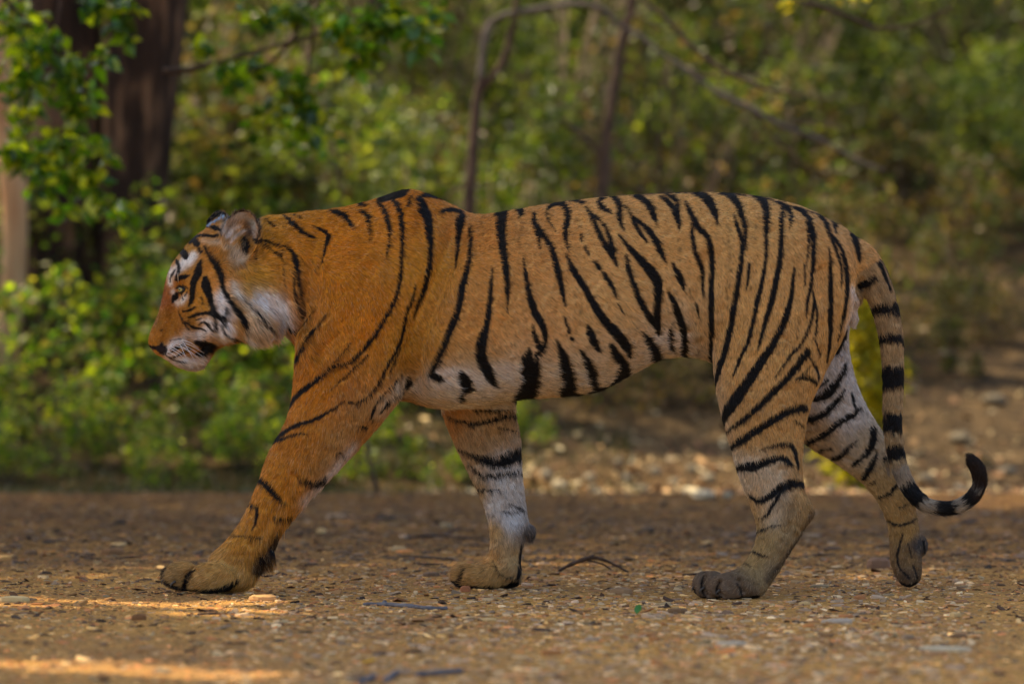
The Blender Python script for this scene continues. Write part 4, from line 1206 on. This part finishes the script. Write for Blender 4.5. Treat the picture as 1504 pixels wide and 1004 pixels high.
HEAD = [(417, 350, 418, 440, .075, 0), (385, 325, 402, 470, .108, 0), (348, 323, 385, 490, .116, 0), (310, 332, 362, 496, .116, 0), (285, 348, 345, 500, .106, 0, 2.3), (264, 371, 330, 505, .094, 0, 2.4),
        (249, 394, 318, 512, .08, 0, 2.4), (242, 418, 310, 524, .066, 0, 2.4), (238, 440, 303, 535, .056, 0, 2.5), (232, 462, 292, 541, .05, 0, 2.6), (224, 480, 274, 543, .046, 0, 2.7),
        (219, 494, 254, 536, .04, 0, 2.7), (218, 504, 238, 526, .03, 0, 2.4), (220, 510, 229, 520, .015, 0)]
NF = [(520, 320, 640, 325, .03, -.10), (490, 370, 645, 385, .06, -.115), (458, 430, 635, 455, .075, -.12), (439, 490, 608, 530, .077, -.122), (431, 560, 590, 582, .072, -.125), (420, 615, 551, 632, .062, -.13), (393, 666, 506, 683, .053, -.133),
      (375, 716, 460, 730, .046, -.138), (354, 762, 420, 777, .042, -.14), (330, 795, 402, 806, .041, -.142), (312, 812, 386, 840, .041, -.145), (306, 826, 362, 860, .036, -.147), (306, 834, 348, 862, .02, -.147)]
NFPAW = [(380, 842, 376, 856, .015, -.145), (366, 826, 362, 866, .036, -.147), (335, 813, 336, 869, .046, -.15), (305, 826, 306, 868, .048, -.15), (280, 838, 278, 866, .044, -.15), (262, 848, 262, 862, .03, -.15), (256, 852, 256, 858, .012, -.15)]
FF = [(640, 420, 770, 420, .04, .11), (638, 500, 765, 500, .065, .12), (641, 570, 760, 575, .066, .125), (651, 612, 757, 600, .062, .127), (668, 655, 765, 642, .054, .13), (689, 698, 767, 690, .047, .13),
      (708, 738, 772, 734, .041, .13), (718, 775, 776, 772, .039, .13), (719, 803, 768, 806, .039, .13), (716, 826, 763, 840, .039, .13), (712, 838, 758, 858, .03, .13)]
FFPAW = [(768, 838, 766, 854, .015, .13), (760, 824, 758, 861, .036, .13), (730, 815, 730, 863, .048, .13), (706, 824, 706, 862, .047, .13), (690, 834, 690, 860, .042, .13), (680, 842, 680, 856, .03, .13), (676, 846, 676, 852, .012, .13)]
NH = [(1060, 310, 1215, 325, .04, -.09), (1040, 360, 1250, 370, .075, -.10), (1036, 430, 1256, 430, .088, -.105), (1043, 500, 1243, 487, .088, -.108), (1048, 550, 1215, 545, .08, -.112), (1057, 602, 1190, 598, .07, -.12), (1072, 655, 1180, 657, .058, -.13), (1086, 705, 1180, 706, .048, -.14),
      (1102, 745, 1191, 745, .040, -.15), (1110, 772, 1184, 775, .036, -.155), (1107, 800, 1164, 808, .035, -.165), (1092, 826, 1146, 838, .038, -.175), (1080, 842, 1126, 866, .04, -.185), (1076, 852, 1114, 872, .02, -.19)]
NHPAW = [(1128, 855, 1124, 868, .02, -.20), (1117, 842, 1115, 878, .04, -.20), (1090, 833, 1090, 880, .048, -.20), (1066, 842, 1066, 879, .048, -.20), (1048, 852, 1048, 876, .042, -.20), (1038, 858, 1038, 873, .03, -.20), (1034, 862, 1034, 868, .012, -.20)]
FH = [(1080, 420, 1240, 400, .05, .08), (1090, 500, 1250, 455, .08, .09), (1130, 590, 1247, 505, .08, .095), (1172, 645, 1258, 560, .068, .10), (1228, 682, 1284, 615, .056, .10), (1268, 712, 1312, 652, .046, .10),
      (1291, 742, 1336, 705, .039, .10), (1303, 772, 1347, 752, .036, .10), (1306, 800, 1352, 796, .036, .10), (1308, 826, 1354, 830, .042, .10), (1316, 848, 1352, 850, .036, .10), (1326, 860, 1344, 859, .015, .10)]
TAIL = [(1240, 362, 20), (1262, 378, 27), (1283, 410, 25), (1297, 445, 22), (1307, 485, 20), (1311, 530, 18), (1312, 575, 17), (1311, 620, 16), (1315, 662, 15), (1326, 700, 14.5),
        (1345, 730, 13.5), (1372, 745, 12.5), (1402, 745, 12), (1426, 732, 11.5), (1438, 712, 11.5), (1437, 692, 12), (1428, 677, 10.5), (1422, 670, 6)]

def build_body():
    lofts = []
    for st, egg in ((TORSO, .10), (HEAD, .0), (NF, 0), (NFPAW, .15), (FF, 0), (FFPAW, .15), (NH, 0), (NHPAW, .15), (FH, 0)):
        v, f, c = ring_loft(st, egg=egg); lofts.append((v, f))
    tp = catmull(np.array(TAIL, float), 4)
    path = np.array([P(a, b, -0.01 + 0.0 * a) for a, b, r in tp])
    v, f = tube(path, tp[:, 2] * 0.0017 - 0.0015, k=14); lofts.append((v, f))
    E = lambda *a, **k: lofts.append(ellipsoid(*a, **k))
    # toes: near fore, far fore, near hind, far hind
    for (u, v_, Y, ru, rv, ry) in ((262, 846, -.106, 24, 18, .0165), (256, 845, -.136, 22, 20, .0175), (268, 846, -.170, 30, 23, .0175), (310, 848, -.200, 36, 23, .018),
                                   (684, 845, .172, 24, 16, .0165), (680, 843, .142, 20, 19, .0175), (686, 845, .108, 25, 19, .0175), (714, 847, .080, 32, 18, .0175),
                                   (1042, 858, -.156, 26, 18, .0165), (1035, 858, -.184, 20, 21, .0165), (1046, 859, -.216, 26, 22, .017), (1072, 860, -.244, 32, 21, .017),
                                   (1332, 844, .066, 15, 18, .0145), (1335, 846, .098, 14, 17, .0145), (1340, 838, .128, 14, 20, .0145)):
        E(u, v_, Y, ru, rv, ry)
    E(386, 813, -.150, 17, 25, .024, rot=-25)     # carpal pads, far one on the back of the wrist
    E(779, 783, .13, 8, 15, .014, rot=6)
    E(748, 838, .085, 17, 20, .016, rot=10)       # dew claw fold of the far forepaw
    E(1355, 800, .10, 8, 16, .02)
    E(1186, 752, -.15, 12, 18, .022)              # hock points
    E(1254, 437, -.01, 14, 18, .03); E(1252, 468, .0, 10, 16, .026)
    # muzzle pads, chin, brow and cheek
    for s in (-1, 1):
        E(262, 518, s * .030, 25, 17, .026, rot=10)
        E(262, 408, s * .060, 15, 11, .02, rot=60)
        E(345, 455, s * .075, 42, 42, .052)
        E(378, 470, s * .085, 36, 32, .040)
        E(285, 470, s * .045, 26, 34, .03, rot=25)
    E(285, 536, 0, 17, 10, .026)
    lofts.append(ear(353, 347, -.112, 29, 39, (-.30, -1, .08), 4, depth=.040))
    lofts.append(ear(320, 341, .085, 24, 32, (-.55, 1, .1), -4))
    g = Geo()
    for v, f in lofts: g.add((v, f))
    me = g.mesh('tiger_source')
    tmp = bpy.data.objects.new('tiger_source', me); COL.objects.link(tmp)
    m = tmp.modifiers.new('r', 'REMESH'); m.mode = 'VOXEL'; m.voxel_size = 0.0036; m.adaptivity = 0
    dg = bpy.context.evaluated_depsgraph_get(); dg.update()
    out = bpy.data.meshes.new_from_object(tmp.evaluated_get(dg))
    bpy.data.objects.remove(tmp); bpy.data.meshes.remove(me)
    return out

def seg_strokes(u, v, stroke):
    """signed measure: distance minus half width, to a tapering polyline (px)"""
    best = np.full(u.shape, 1e9)
    for (x0, y0, w0), (x1, y1, w1) in zip(stroke[:-1], stroke[1:]):
        dx, dy = x1 - x0, y1 - y0
        t = np.clip(((u - x0) * dx + (v - y0) * dy) / (dx * dx + dy * dy + 1e-9), 0, 1)
        d = np.hypot(u - x0 - t * dx, v - y0 - t * dy) - (w0 + (w1 - w0) * t) / 2
        np.minimum(best, d, out=best)
    return best

def smooth_path(st, n=3):
    return [tuple(r) for r in catmull(np.array(st), n)] if len(st) > 2 else st

def apply_strokes(u, v, strokes, fn, pad=3):
    for st in strokes:
        st = smooth_path(st)
        a = np.array(st); w = a[:, 2].max() / 2 + pad
        m = np.nonzero((u > a[:, 0].min() - w) & (u < a[:, 0].max() + w) & (v > a[:, 1].min() - w) & (v < a[:, 1].max() + w))[0]
        if len(m): fn(m, seg_strokes(u[m], v[m], st))

def idw(u, v, samples, power=3.0):
    num, den = 0, 0
    for s in samples:
        val = np.array(s[2] if len(s) == 3 else s[2:], float)
        w = 1 / (((u - s[0]) ** 2 + (v - s[1]) ** 2) ** (power / 2) + 30)
        num = num + w[:, None] * val[None]; den = den + w
    return num / den[:, None]

def classify(p, u, v):
    """0 near body, 1 far foreleg, 2 far hind leg, 3 tail"""
    y = p[:, 1]
    c = np.zeros(len(p), int)
    c[(u > 628) & (u < 830) & (v > 600) & (y > -.02)] = 1
    c[(u > 1090) & (v > 455 + 0 * u) & (y > 0.005) & (u > 1150)] = 2
    tp = catmull(np.array(TAIL, float), 4)
    s_at = np.r_[0, np.cumsum(np.hypot(np.diff(tp[:, 0]), np.diff(tp[:, 1])))]
    m = np.nonzero((u > 1236) & (np.abs(y) < 0.06))[0]
    tl = np.zeros(len(p))
    if len(m):
        d = np.hypot(u[m][:, None] - tp[None, :, 0], v[m][:, None] - tp[None, :, 1])
        k = d.argmin(1); ok = d[np.arange(len(m)), k] < tp[k, 2] * 1.35
        k0 = np.clip(k, 1, len(tp) - 2)
        tx, ty = tp[k0 + 1, 0] - tp[k0 - 1, 0], tp[k0 + 1, 1] - tp[k0 - 1, 1]
        L = np.hypot(tx, ty)
        along = s_at[k] + ((u[m] - tp[k, 0]) * tx + (v[m] - tp[k, 1]) * ty) / L
        tl[m] = along
        mm = m[ok & (along > 45)]
        c[mm] = 3
    return c, tl

_perm = np.random.default_rng(3).random((64, 64, 64)).astype(np.float32)
def vnoise(p, scale):
    q = p * scale; i = np.floor(q).astype(int); f = q - i; f = f * f * (3 - 2 * f)
    r = 0
    for dx in (0, 1):
        for dy in (0, 1):
            for dz in (0, 1):
                w = (f[:, 0] if dx else 1 - f[:, 0]) * (f[:, 1] if dy else 1 - f[:, 1]) * (f[:, 2] if dz else 1 - f[:, 2])
                r = r + w * _perm[(i[:, 0] + dx) % 64, (i[:, 1] + dy) % 64, (i[:, 2] + dz) % 64]
    return r * 2 - 1

TAIL_DARK = [(0, 0)]
def coat_colour(p, is_hair=False):
    u0, v0 = PX(p)
    cls, tl = classify(p, u0, v0)
    n1, n2 = vnoise(p, 230), vnoise(p + 7, 230)
    u, v = u0 + n1 * 1.0, v0 + n2 * 1.2
    col = idw(u, v, BASE)
    for c, smp in ((1, BASE_FF), (2, BASE_FH)):
        m = cls == c
        if m.any(): col[m] = idw(u[m], v[m], smp)
    near = (cls == 0)
    big = vnoise(p, 14); mid = vnoise(p, 45)
    col *= (1 + 0.07 * big + 0.06 * mid + 0.10 * vnoise(p, 170))[:, None]
    nidx = np.nonzero(near)[0]; un, vn = u[nidx], v[nidx]
    for strokes, pc, soft, k in PATCH:
        def fn(m, d, pc=pc, soft=soft, k=k):
            w = k / (1 + np.exp(np.clip(d / (soft * 0.45), -30, 30)))
            w = w * np.clip(1 + 0.45 * mid[nidx[m]], 0, 1.3)
            j = nidx[m]
            col[j] = col[j] * (1 - w[:, None]) + np.array(pc) * w[:, None]
        apply_strokes(un, vn, strokes, fn, pad=soft * 2.2)
    blk = np.zeros(len(p))
    hazy = 1.0
    def darken(idx):
        def fn(m, d):
            b = np.clip(0.5 - d / 1.6, 0, 1)
            blk[idx[m]] = np.maximum(blk[idx[m]], b)
        return fn
    apply_strokes(un, vn, BLACK, darken(nidx))
    for c, S_ in ((1, BLACK_FAR_FRONT), (2, BLACK_FAR_HIND)):
        j = np.nonzero(cls == c)[0]
        if len(j): apply_strokes(u[j], v[j], S_, darken(j))
    # tail rings
    j = np.nonzero(cls == 3)[0]
    if len(j):
        t = tl[j] + 4.5 * n1[j] + 3 * mid[j]
        base = np.where((tl[j] > tail_s(1320, 680))[:, None], np.array(srgb(160, 144, 124))[None], np.array(srgb(176, 146, 108))[None])
        col[j] = base * (1 + 0.25 * mid[j])[:, None]
        b = np.zeros(len(j))
        vv, uu = v0[j], u0[j]
        # ring list: centre, half length along the tail
        for c0, hl, side in TAIL_RINGS:
            w = np.clip(0.5 - (np.abs(t - c0 - side * (uu - 1308) * 0.15) - hl) / 3.0, 0, 1)
            b = np.maximum(b, w)
        b = np.maximum(b, np.clip((t - TIP_S) / 3, 0, 1))
        blk[j] = np.maximum(blk[j], b)
        apply_strokes(u[j], v[j], C(1020, 260, 2.51, parse('''
630,235,7 665,290,12 700,360,14 722,415,8
680,295,7 710,340,10 737,405,12 745,450,8
612,402,24 635,390,30 662,370,20''')), darken(j))
    fl = np.random.default_rng(11)
    for a, b_, n, sz in FLECKS:
        for i in range(n):
            t = i / max(1, n - 1)
            x, y = a[0] + (b_[0] - a[0]) * t + fl.normal(0, 2.2), a[1] + (b_[1] - a[1]) * t + fl.normal(0, 3)
            szz = sz * fl.uniform(.7, 1.15)
            m = nidx[(np.abs(un - x) < 5) & (np.abs(vn - y) < 8)]
            if len(m):
                d = np.hypot((u[m] - x), (v[m] - y) / 1.7) - szz / 2
                blk[m] = np.maximum(blk[m], 0.5 * np.clip(0.5 - d / 2.2, 0, 1))
    col = col * (1 - blk[:, None]) + np.where(((cls == 3) & (tl > TIP_S - 12))[:, None], np.array((.026, .015, .010))[None], np.array((0.0085, 0.0075, 0.007))[None]) * blk[:, None]
    for strokes, pc in HARD:
        def fn(m, d, pc=pc):
            w = np.clip(0.5 - d / 1.8, 0, 1); j = nidx[m]
            col[j] = col[j] * (1 - w[:, None]) + np.array(pc) * w[:, None]
        apply_strokes(un, vn, strokes, fn)
    sat = np.clip((col[:, 0] - col[:, 2]) / (col[:, 0] + .02) * 1.6 - .5, 0, 1)[:, None] * np.clip((col[:, :1] - .18) / .2, 0, 1)
    return np.clip(col * (1 + sat * np.array([.03, .06, -.16])), 0.004, 1), cls, tl, blk

# arc positions of the dark rings, measured on the tail path
_tp = catmull(np.array(TAIL, float), 4)
_s = np.r_[0, np.cumsum(np.hypot(np.diff(_tp[:, 0]), np.diff(_tp[:, 1])))]
def tail_s(u, v):
    return float(_s[np.hypot(_tp[:, 0] - u, _tp[:, 1] - v).argmin()])
TIP_S = tail_s(1437, 722)
TAIL_RINGS = [(tail_s(1308, 456), 8, .8), (tail_s(1311, 500), 7, .2), (tail_s(1312, 557), 16, 0), (tail_s(1312, 622), 15, 0), (tail_s(1317, 664), 11, 0),
              (tail_s(1343, 725), 17, 0), (tail_s(1385, 746), 15, 0), (tail_s(1424, 733), 12, 0)]

BULGE = [(590, 365, 26, 60, 10, .010), (545, 470, 40, 60, 20, .010), (530, 600, 34, 26, 30, .005), (690, 335, 22, 30, 0, -.008), (1130, 400, 60, 60, 0, .008), (1105, 315, 22, 16, 0, .005),
         (1008, 455, 30, 70, 0, -.014), (1120, 560, 40, 60, 0, .006), (770, 470, 120, 90, 0, .004), (262, 424, 9, 7, 20, -.007), (300, 395, 26, 22, 30, -.006),
         (600, 320, 20, 22, 0, .008), (640, 320, 14, 20, 0, -.004), (405, 400, 22, 50, 0, -.006), (1160, 700, 16, 40, 10, .004), (1120, 745, 10, 30, 0, .003), (470, 640, 26, 40, 30, .004), (432, 740, 16, 24, 0, -.002)]
GROOVE = [([(672, 340, 10), (640, 420, 14), (612, 490, 14), (600, 560, 14)], 14, -.011), ([(470, 345, 8), (458, 410, 10), (446, 475, 10)], 12, -.007), ([(1210, 400, 8), (1222, 470, 8), (1212, 540, 8)], 12, -.006),
          ([(1046, 380, 8), (1032, 450, 8), (1036, 520, 8)], 14, -.006), ([(258, 438, 3), (247, 476, 4), (240, 500, 3)], 7, -.006), ([(234, 526, 1), (252, 531, 2), (280, 525, 2), (312, 510, 2)], 4, -.007),
          ([(278, 440, 3), (292, 480, 4), (300, 505, 4)], 9, -.004), ([(600, 585, 2), (660, 594, 2), (750, 592, 2)], 6, -.004), ([(1150, 690, 3), (1165, 735, 3), (1158, 780, 3)], 6, -.004),
          ([(285, 836, 2), (276, 846, 3), (273, 862, 3)], 5, -.007), ([(1034, 844, 1), (1031, 858, 2), (1036, 876, 2)], 4, -.006), ([(1056, 854, 1), (1053, 866, 2), (1059, 878, 2)], 4, -.006), ([(1086, 850, 1), (1092, 868, 2)], 4, -.004),
          ([(545, 400, 5), (520, 470, 6), (470, 520, 4)], 12, -.004), ([(430, 700, 3), (400, 760, 3), (370, 800, 3)], 7, -.003)]

def laplacian(co, edges, w, it):
    n = len(co); deg = np.bincount(edges.ravel(), minlength=n).astype(float)
    for _ in range(it):
        new = np.empty_like(co)
        for k in range(3):
            s = np.bincount(edges[:, 0], co[edges[:, 1], k], n) + np.bincount(edges[:, 1], co[edges[:, 0], k], n)
            new[:, k] = s / deg
        co = co + w[:, None] * (new - co)
    return co

def get_co(me):
    a = np.empty(len(me.vertices) * 3, np.float32); me.vertices.foreach_get('co', a); return a.reshape(-1, 3).astype(float)
def get_no(me):
    a = np.empty(len(me.vertices) * 3, np.float32); me.vertex_normals.foreach_get('vector', a); return a.reshape(-1, 3).astype(float)

def make_tiger():
    root = empty('tiger', (0.0, 0, 0))
    tag(root, 'big orange tiger with black stripes walking left across the dirt road', 'tiger')
    me = build_body()
    co = get_co(me)
    ed = np.empty(len(me.edges) * 2, np.int32); me.edges.foreach_get('vertices', ed); ed = ed.reshape(-1, 2)
    u, v = PX(co)
    fine = np.zeros(len(co))
    for (a, b, r) in ((262, 470, 70), (340, 345, 60), (300, 845, 60), (700, 845, 50), (1060, 860, 55), (1335, 830, 45), (780, 785, 16), (1420, 700, 60), (385, 815, 25)):
        fine = np.maximum(fine, np.clip(1.6 - np.hypot(u - a, v - b) / r, 0, 1))
    co = laplacian(co, ed, 0.5 * np.ones(len(co)), 3)
    co = laplacian(co, ed, 0.75 * (1 - fine), 34)
    me.vertices.foreach_set('co', co.astype(np.float32).ravel()); me.update()
    no = get_no(me); u, v = PX(co)
    cls, _ = classify(co, u, v)
    disp = np.zeros(len(co))
    near = np.isin(cls, (0,))
    for a, b, su, sv, rot, amp in BULGE:
        c_, s_ = math.cos(R(rot)), math.sin(R(rot))
        x, y = (u - a) * c_ + (v - b) * s_, -(u - a) * s_ + (v - b) * c_
        disp += near * amp * np.exp(-0.5 * ((x / su) ** 2 + (y / sv) ** 2))
    nidx = np.nonzero(near)[0]
    for st, sg, amp in GROOVE:
        def fn(m, d, sg=sg, amp=amp * (1.5 if sg > 8 else 1.2)):
            disp[nidx[m]] += amp * np.exp(-0.5 * (np.maximum(d, 0) / (sg * 0.6)) ** 2)
        apply_strokes(u[nidx], v[nidx], [st], fn, pad=sg * 2)
    rib = np.sin((u + 0.25 * v) / 38 * 2 * math.pi) * np.exp(-((u - 800) / 120) ** 2 - ((v - 450) / 80) ** 2)
    disp += near * 0.0016 * rib
    disp += 0.0016 * vnoise(co, 26) + 0.0009 * vnoise(co, 70)
    disp -= 0.0018
    side = np.clip(np.abs(no[:, 1]) * 1.4, 0.15, 1)
    disp = np.where(np.abs(disp) > .002, disp * 1.6, disp)
    co = co + no * (disp * side)[:, None]
    me.vertices.foreach_set('co', co.astype(np.float32).ravel()); me.update()
    col, cls, tl, blk = coat_colour(co)
    color_attr(me, col)
    me.polygons.foreach_set('use_smooth', np.full(len(me.polygons), True))
    skin = mat_attr('tiger_coat', rough=0.75, spec=0.15, bump=0.35, bscale=500)
    body = put('body', me, skin, root)

    # --- fur
    co = get_co(me); no = get_no(me)
    nf = len(me.polygons)
    pv = np.empty(nf * 4, np.int32)
    lt = np.empty(nf, np.int32); me.polygons.foreach_get('loop_total', lt)
    ls = np.empty(nf, np.int32); me.polygons.foreach_get('loop_start', ls)
    lv = np.empty(len(me.loops), np.int32); me.loops.foreach_get('vertex_index', lv)
    q = lt == 4
    quads = lv[ls[q][:, None] + np.arange(4)[None]]
    a_, b_, c_, d_ = (co[quads[:, k]] for k in range(4))
    fc = (a_ + b_ + c_ + d_) / 4
    area = 0.5 * np.linalg.norm(np.cross(c_ - a_, d_ - b_), axis=1)
    fn_ = np.cross(c_ - a_, d_ - b_); fn_ /= np.linalg.norm(fn_, axis=1)[:, None] + 1e-12
    fu, fv = PX(fc)
    wgt = area * np.where(fn_[:, 1] < 0.25, 1.0, 0.3)
    headw = (fu < 440) & (fv < 560)
    wgt *= np.where(headw, 2.2, 1.0)
    N = HAIRS
    ii = rng.choice(len(quads), N, p=wgt / wgt.sum())
    r1, r2 = rng.random(N)[:, None], rng.random(N)[:, None]
    pos = (a_[ii] * (1 - r1) + b_[ii] * r1) * (1 - r2) + (d_[ii] * (1 - r1) + c_[ii] * r1) * r2
    Q = quads[ii]
    nn = (no[Q[:, 0]] * (1 - r1) + no[Q[:, 1]] * r1) * (1 - r2) + (no[Q[:, 3]] * (1 - r1) + no[Q[:, 2]] * r1) * r2
    nn /= np.linalg.norm(nn, axis=1)[:, None]
    u, v = PX(pos)
    # bare places: nose leather, eye, pads
    bare = (np.hypot((u - 234) / 9, (v - 512) / 7) < 1) | (np.hypot((u - 267) / 8, (v - 425) / 6.5) < 1) | (v > 872)
    keep = ~bare
    pos, nn, u, v = pos[keep], nn[keep], u[keep], v[keep]
    hc, cls, tl, blk = coat_colour(pos)
    fl = idw(u, v, FLOW, 3.2)
    for c, smp in ((1, FLOW_FF), (2, FLOW_FH)):
        m = cls == c
        if m.any(): fl[m] = idw(u[m], v[m], smp, 3.2)
    m = cls == 3
    if m.any():
        k = np.hypot(u[m][:, None] - _tp[None, :, 0], v[m][:, None] - _tp[None, :, 1]).argmin(1)
        k = np.clip(k, 1, len(_tp) - 2)
        fl[m, 0] = _tp[k + 1, 0] - _tp[k - 1, 0]; fl[m, 1] = _tp[k + 1, 1] - _tp[k - 1, 1]; fl[m, 2] = 15
    # inside of the ear: longer pale tufts, fanned upwards
    L = fl[:, 2] / 1000.0
    d = np.stack([fl[:, 0], np.zeros(len(fl)), -fl[:, 1]], 1)
    sw = vnoise(pos, 22), vnoise(pos + 3.3, 22), vnoise(pos + 9.1, 60)
    d[:, 0] += 0.22 * sw[0]; d[:, 2] += 0.22 * sw[1]
    d /= np.linalg.norm(d, axis=1)[:, None] + 1e-9
    d += rng.normal(0, 0.10, d.shape)
    d -= nn * (d * nn).sum(1)[:, None]
    d /= np.linalg.norm(d, axis=1)[:, None] + 1e-9
    Ln = len(pos)
    L = L * rng.uniform(0.65, 1.2, Ln) * (1 + 0.15 * sw[2])
    lift = np.clip(0.26 + 0.05 * rng.normal(0, 1, Ln) + 0.22 * (L > 0.022), 0.1, 0.8)
    # locks: colour and lie vary in streaks that run with the hair
    bt = np.cross(nn, d)
    st = np.stack([(pos * d).sum(1) * 70, (pos * bt).sum(1) * 330, pos[:, 1] * 60], 1)
    streak = vnoise(st + 100, 1.0); streak2 = vnoise(st * np.array([2.2, 2.4, 1]) + 31, 1.0)
    L = L * (1 + .25 * streak)
    clump = np.stack([vnoise(pos, 110), vnoise(pos + 5, 110), vnoise(pos + 11, 110)], 1) * 0.25 + bt * (streak2 * .3)[:, None]
    K = 4
    pts = np.empty((Ln, K, 3), np.float32)
    for k in range(K):
        t = k / (K - 1)
        dirn = d + clump * t + nn * lift[:, None] * (1 - 0.75 * t)
        pts[:, k] = pos + dirn * (L * t)[:, None] - np.array([0, 0, 1.0]) * (L * 0.10 * t * t * (L > 0.018))[:, None]
    rad = np.where(L > 0.025, 0.00055, 0.00034)[:, None] * np.array([1.0, 0.9, 0.6, 0.12])[None] * rng.uniform(0.7, 1.25, Ln)[:, None]
    hc = hc * rng.uniform(0.72, 1.3, Ln)[:, None] * (1 + 0.16 * sw[2] + .46 * streak + .3 * streak2)[:, None]
    rc = rng.random(Ln)
    pale = (rc < 0.10) & (blk < .3); hc[pale] = hc[pale] * 0.5 + 0.5 * np.array(srgb(226, 196, 150))
    dark = (rc > 0.92); hc[dark] *= 0.35
    hd = bpy.data.hair_curves.new('fur')
    hd.add_curves([K] * Ln)
    hd.attributes['position'].data.foreach_set('vector', pts.ravel())
    ra = hd.attributes.get('radius') or hd.attributes.new('radius', 'FLOAT', 'POINT')
    ra.data.foreach_set('value', rad.astype(np.float32).ravel())
    ca = hd.attributes.new('Col', 'FLOAT_COLOR', 'CURVE')
    cc = np.ones((Ln, 4), np.float32); cc[:, :3] = np.clip(hc, 0.003, 1)
    ca.data.foreach_set('color', cc.ravel())
    fur = bpy.data.objects.new('fur', hd); COL.objects.link(fur); fur.parent = root
    fur['kind'] = 'stuff'
    fm, nt, Nn, Lk, b = new_mat('tiger_fur')
    at = Nn.new('ShaderNodeAttribute'); at.attribute_name = 'Col'
    Lk.new(at.outputs['Color'], b.inputs['Base Color'])
    b.inputs['Roughness'].default_value = 0.5; b.inputs['Specular IOR Level'].default_value = 0.25
    hd.materials.append(fm)

    # --- eyes, whiskers
    bvh = BVHTree.FromPolygons([tuple(x) for x in co], [tuple(f) for f in quads.tolist()])
    cam_p = Vector((0, CAM_Y, CAM_Z))
    def hit(u_, v_):
        t = Vector(P(u_, v_, 0.0)) - cam_p
        loc, nrm, idx, dist = bvh.ray_cast(cam_p, t.normalized())
        return loc, nrm
    loc, nrm = hit(267, 425)
    nrm.z *= 0.4; nrm.normalize()
    for sgn in (1, -1):
        c = Vector(loc) - nrm * 0.0085
        n = Vector(nrm)
        if sgn < 0: c.y *= -1; n.y *= -1
        ax = (n + Vector((-0.25, 0, -0.05))).normalized()
        vs, fs, cs = [], [], []
        M, K2 = 26, 28
        q_ = ax.to_track_quat('Z', 'Y')
        for i in range(M + 1):
            ph = math.pi * i / M
            for j in range(K2):
                th = 2 * math.pi * j / K2
                rr = 0.0142 * (1.05 if ph < .5 else 1.0)
                vs.append(c + q_ @ Vector((rr * math.sin(ph) * math.cos(th), rr * math.sin(ph) * math.sin(th), rr * math.cos(ph))))
                if ph < 0.22: cs.append((0.004, 0.004, 0.004))
                elif ph < 0.60:
                    g_ = 0.75 + 0.25 * math.sin(th * 9 + ph * 5)
                    cs.append((0.50 * g_, 0.38 * g_, 0.08 * g_))
                elif ph < 0.86: cs.append((0.02, 0.02, 0.01))
                else: cs.append((0.08, 0.05, 0.04))
        for i in range(M):
            for j in range(K2):
                k = (j + 1) % K2
                fs.append((i * K2 + j, (i + 1) * K2 + j, (i + 1) * K2 + k, i * K2 + k))
        em = mesh_from('eye', vs, fs); color_attr(em, cs)
        mt = bpy.data.materials.get('tiger_eye') or mat_attr('tiger_eye', rough=0.06, spec=0.6)
        put('eye', em, mt, root)
        # lids: a dark rim above and below
        lid = Geo()
        for up, r0 in ((1, .0156), (-1, .0152)):
            path = []
            for t in np.linspace(-1.15, 1.15, 12):
                w = Vector((math.sin(t) * 0.0152, up * (0.0062 * math.cos(t * 1.25)) if abs(t) < 1.2 else 0, 0.0))
                w.z = math.sqrt(max(1e-8, r0 ** 2 - w.x ** 2 - w.y ** 2))
                side = Vector((0, 0, 1)); xx = side.cross(ax).normalized(); zz = ax.cross(xx)
                path.append(c + xx * w.x + zz * w.y + ax * w.z)
            lid.add(tube([tuple(x) for x in path], 0.0017 if up > 0 else 0.0013, k=6))
        lm = bpy.data.materials.get('eyelid_skin') or mat_noise('eyelid_skin', (0.008, 0.007, 0.006), (0.02, 0.015, 0.012), 200, 0.5, 0)
        put('eyelid', lid.mesh('eyelid'), lm, root)
    wm = mat_noise('whisker', (0.75, 0.72, 0.66), (0.85, 0.83, 0.8), 50, 0.4, 0)
    ws = [((252, 500), (303, 527)), ((255, 503), (297, 530)), ((262, 502), (300, 519)), ((266, 500), (292, 512)), ((248, 508), (286, 534)), ((250, 512), (280, 536)), ((246, 516), (270, 535)), ((258, 508), (290, 526)), ((268, 501), (293, 544)), ((264, 505), (279, 541)), ((262, 415), (262, 400))]
    for (a, b) in ws:
        for sgn in (-1, 1):
            l0, n0 = hit(*a)
            e = P(b[0], b[1], l0.y - 0.035)
            path = []
            for t in np.linspace(0, 1, 7):
                x = np.array(l0) * (1 - t) + e * t
                x = x + np.array([0, -0.018 * math.sin(t * math.pi), 0.006 * math.sin(t * math.pi)])
                if sgn > 0: x[1] *= -1
                path.append(x)
            g = Geo().add(tube(path, np.linspace(0.0009, 0.0003, 7), k=5))
            put('whisker', g.mesh('whisker'), wm, root)
    # claws just showing on the hind paw and forepaw
    cm = mat_noise('claw', (0.06, 0.05, 0.04), (0.12, 0.1, 0.08), 80, 0.35, 0)
    for (u_, v_, Y) in ((1019, 862, -.188), (1030, 866, -.22), (1054, 869, -.245), (240, 852, -.155), (253, 857, -.185)):
        p0 = P(u_ + 5, v_ - 4, Y); p1 = P(u_ - 2, v_ + 1, Y - .001); p2 = P(u_ - 3, v_ + 6, Y - .001)
        put('claw', Geo().add(tube([p0, (p0 + p1) / 2 + [0, 0, .001], p1, p2], [.0032, .003, .0022, .0006], k=7)).mesh('claw'), cm, root)
    return root, bvh

HAIRS = 420000
tiger, tiger_bvh = make_tiger()
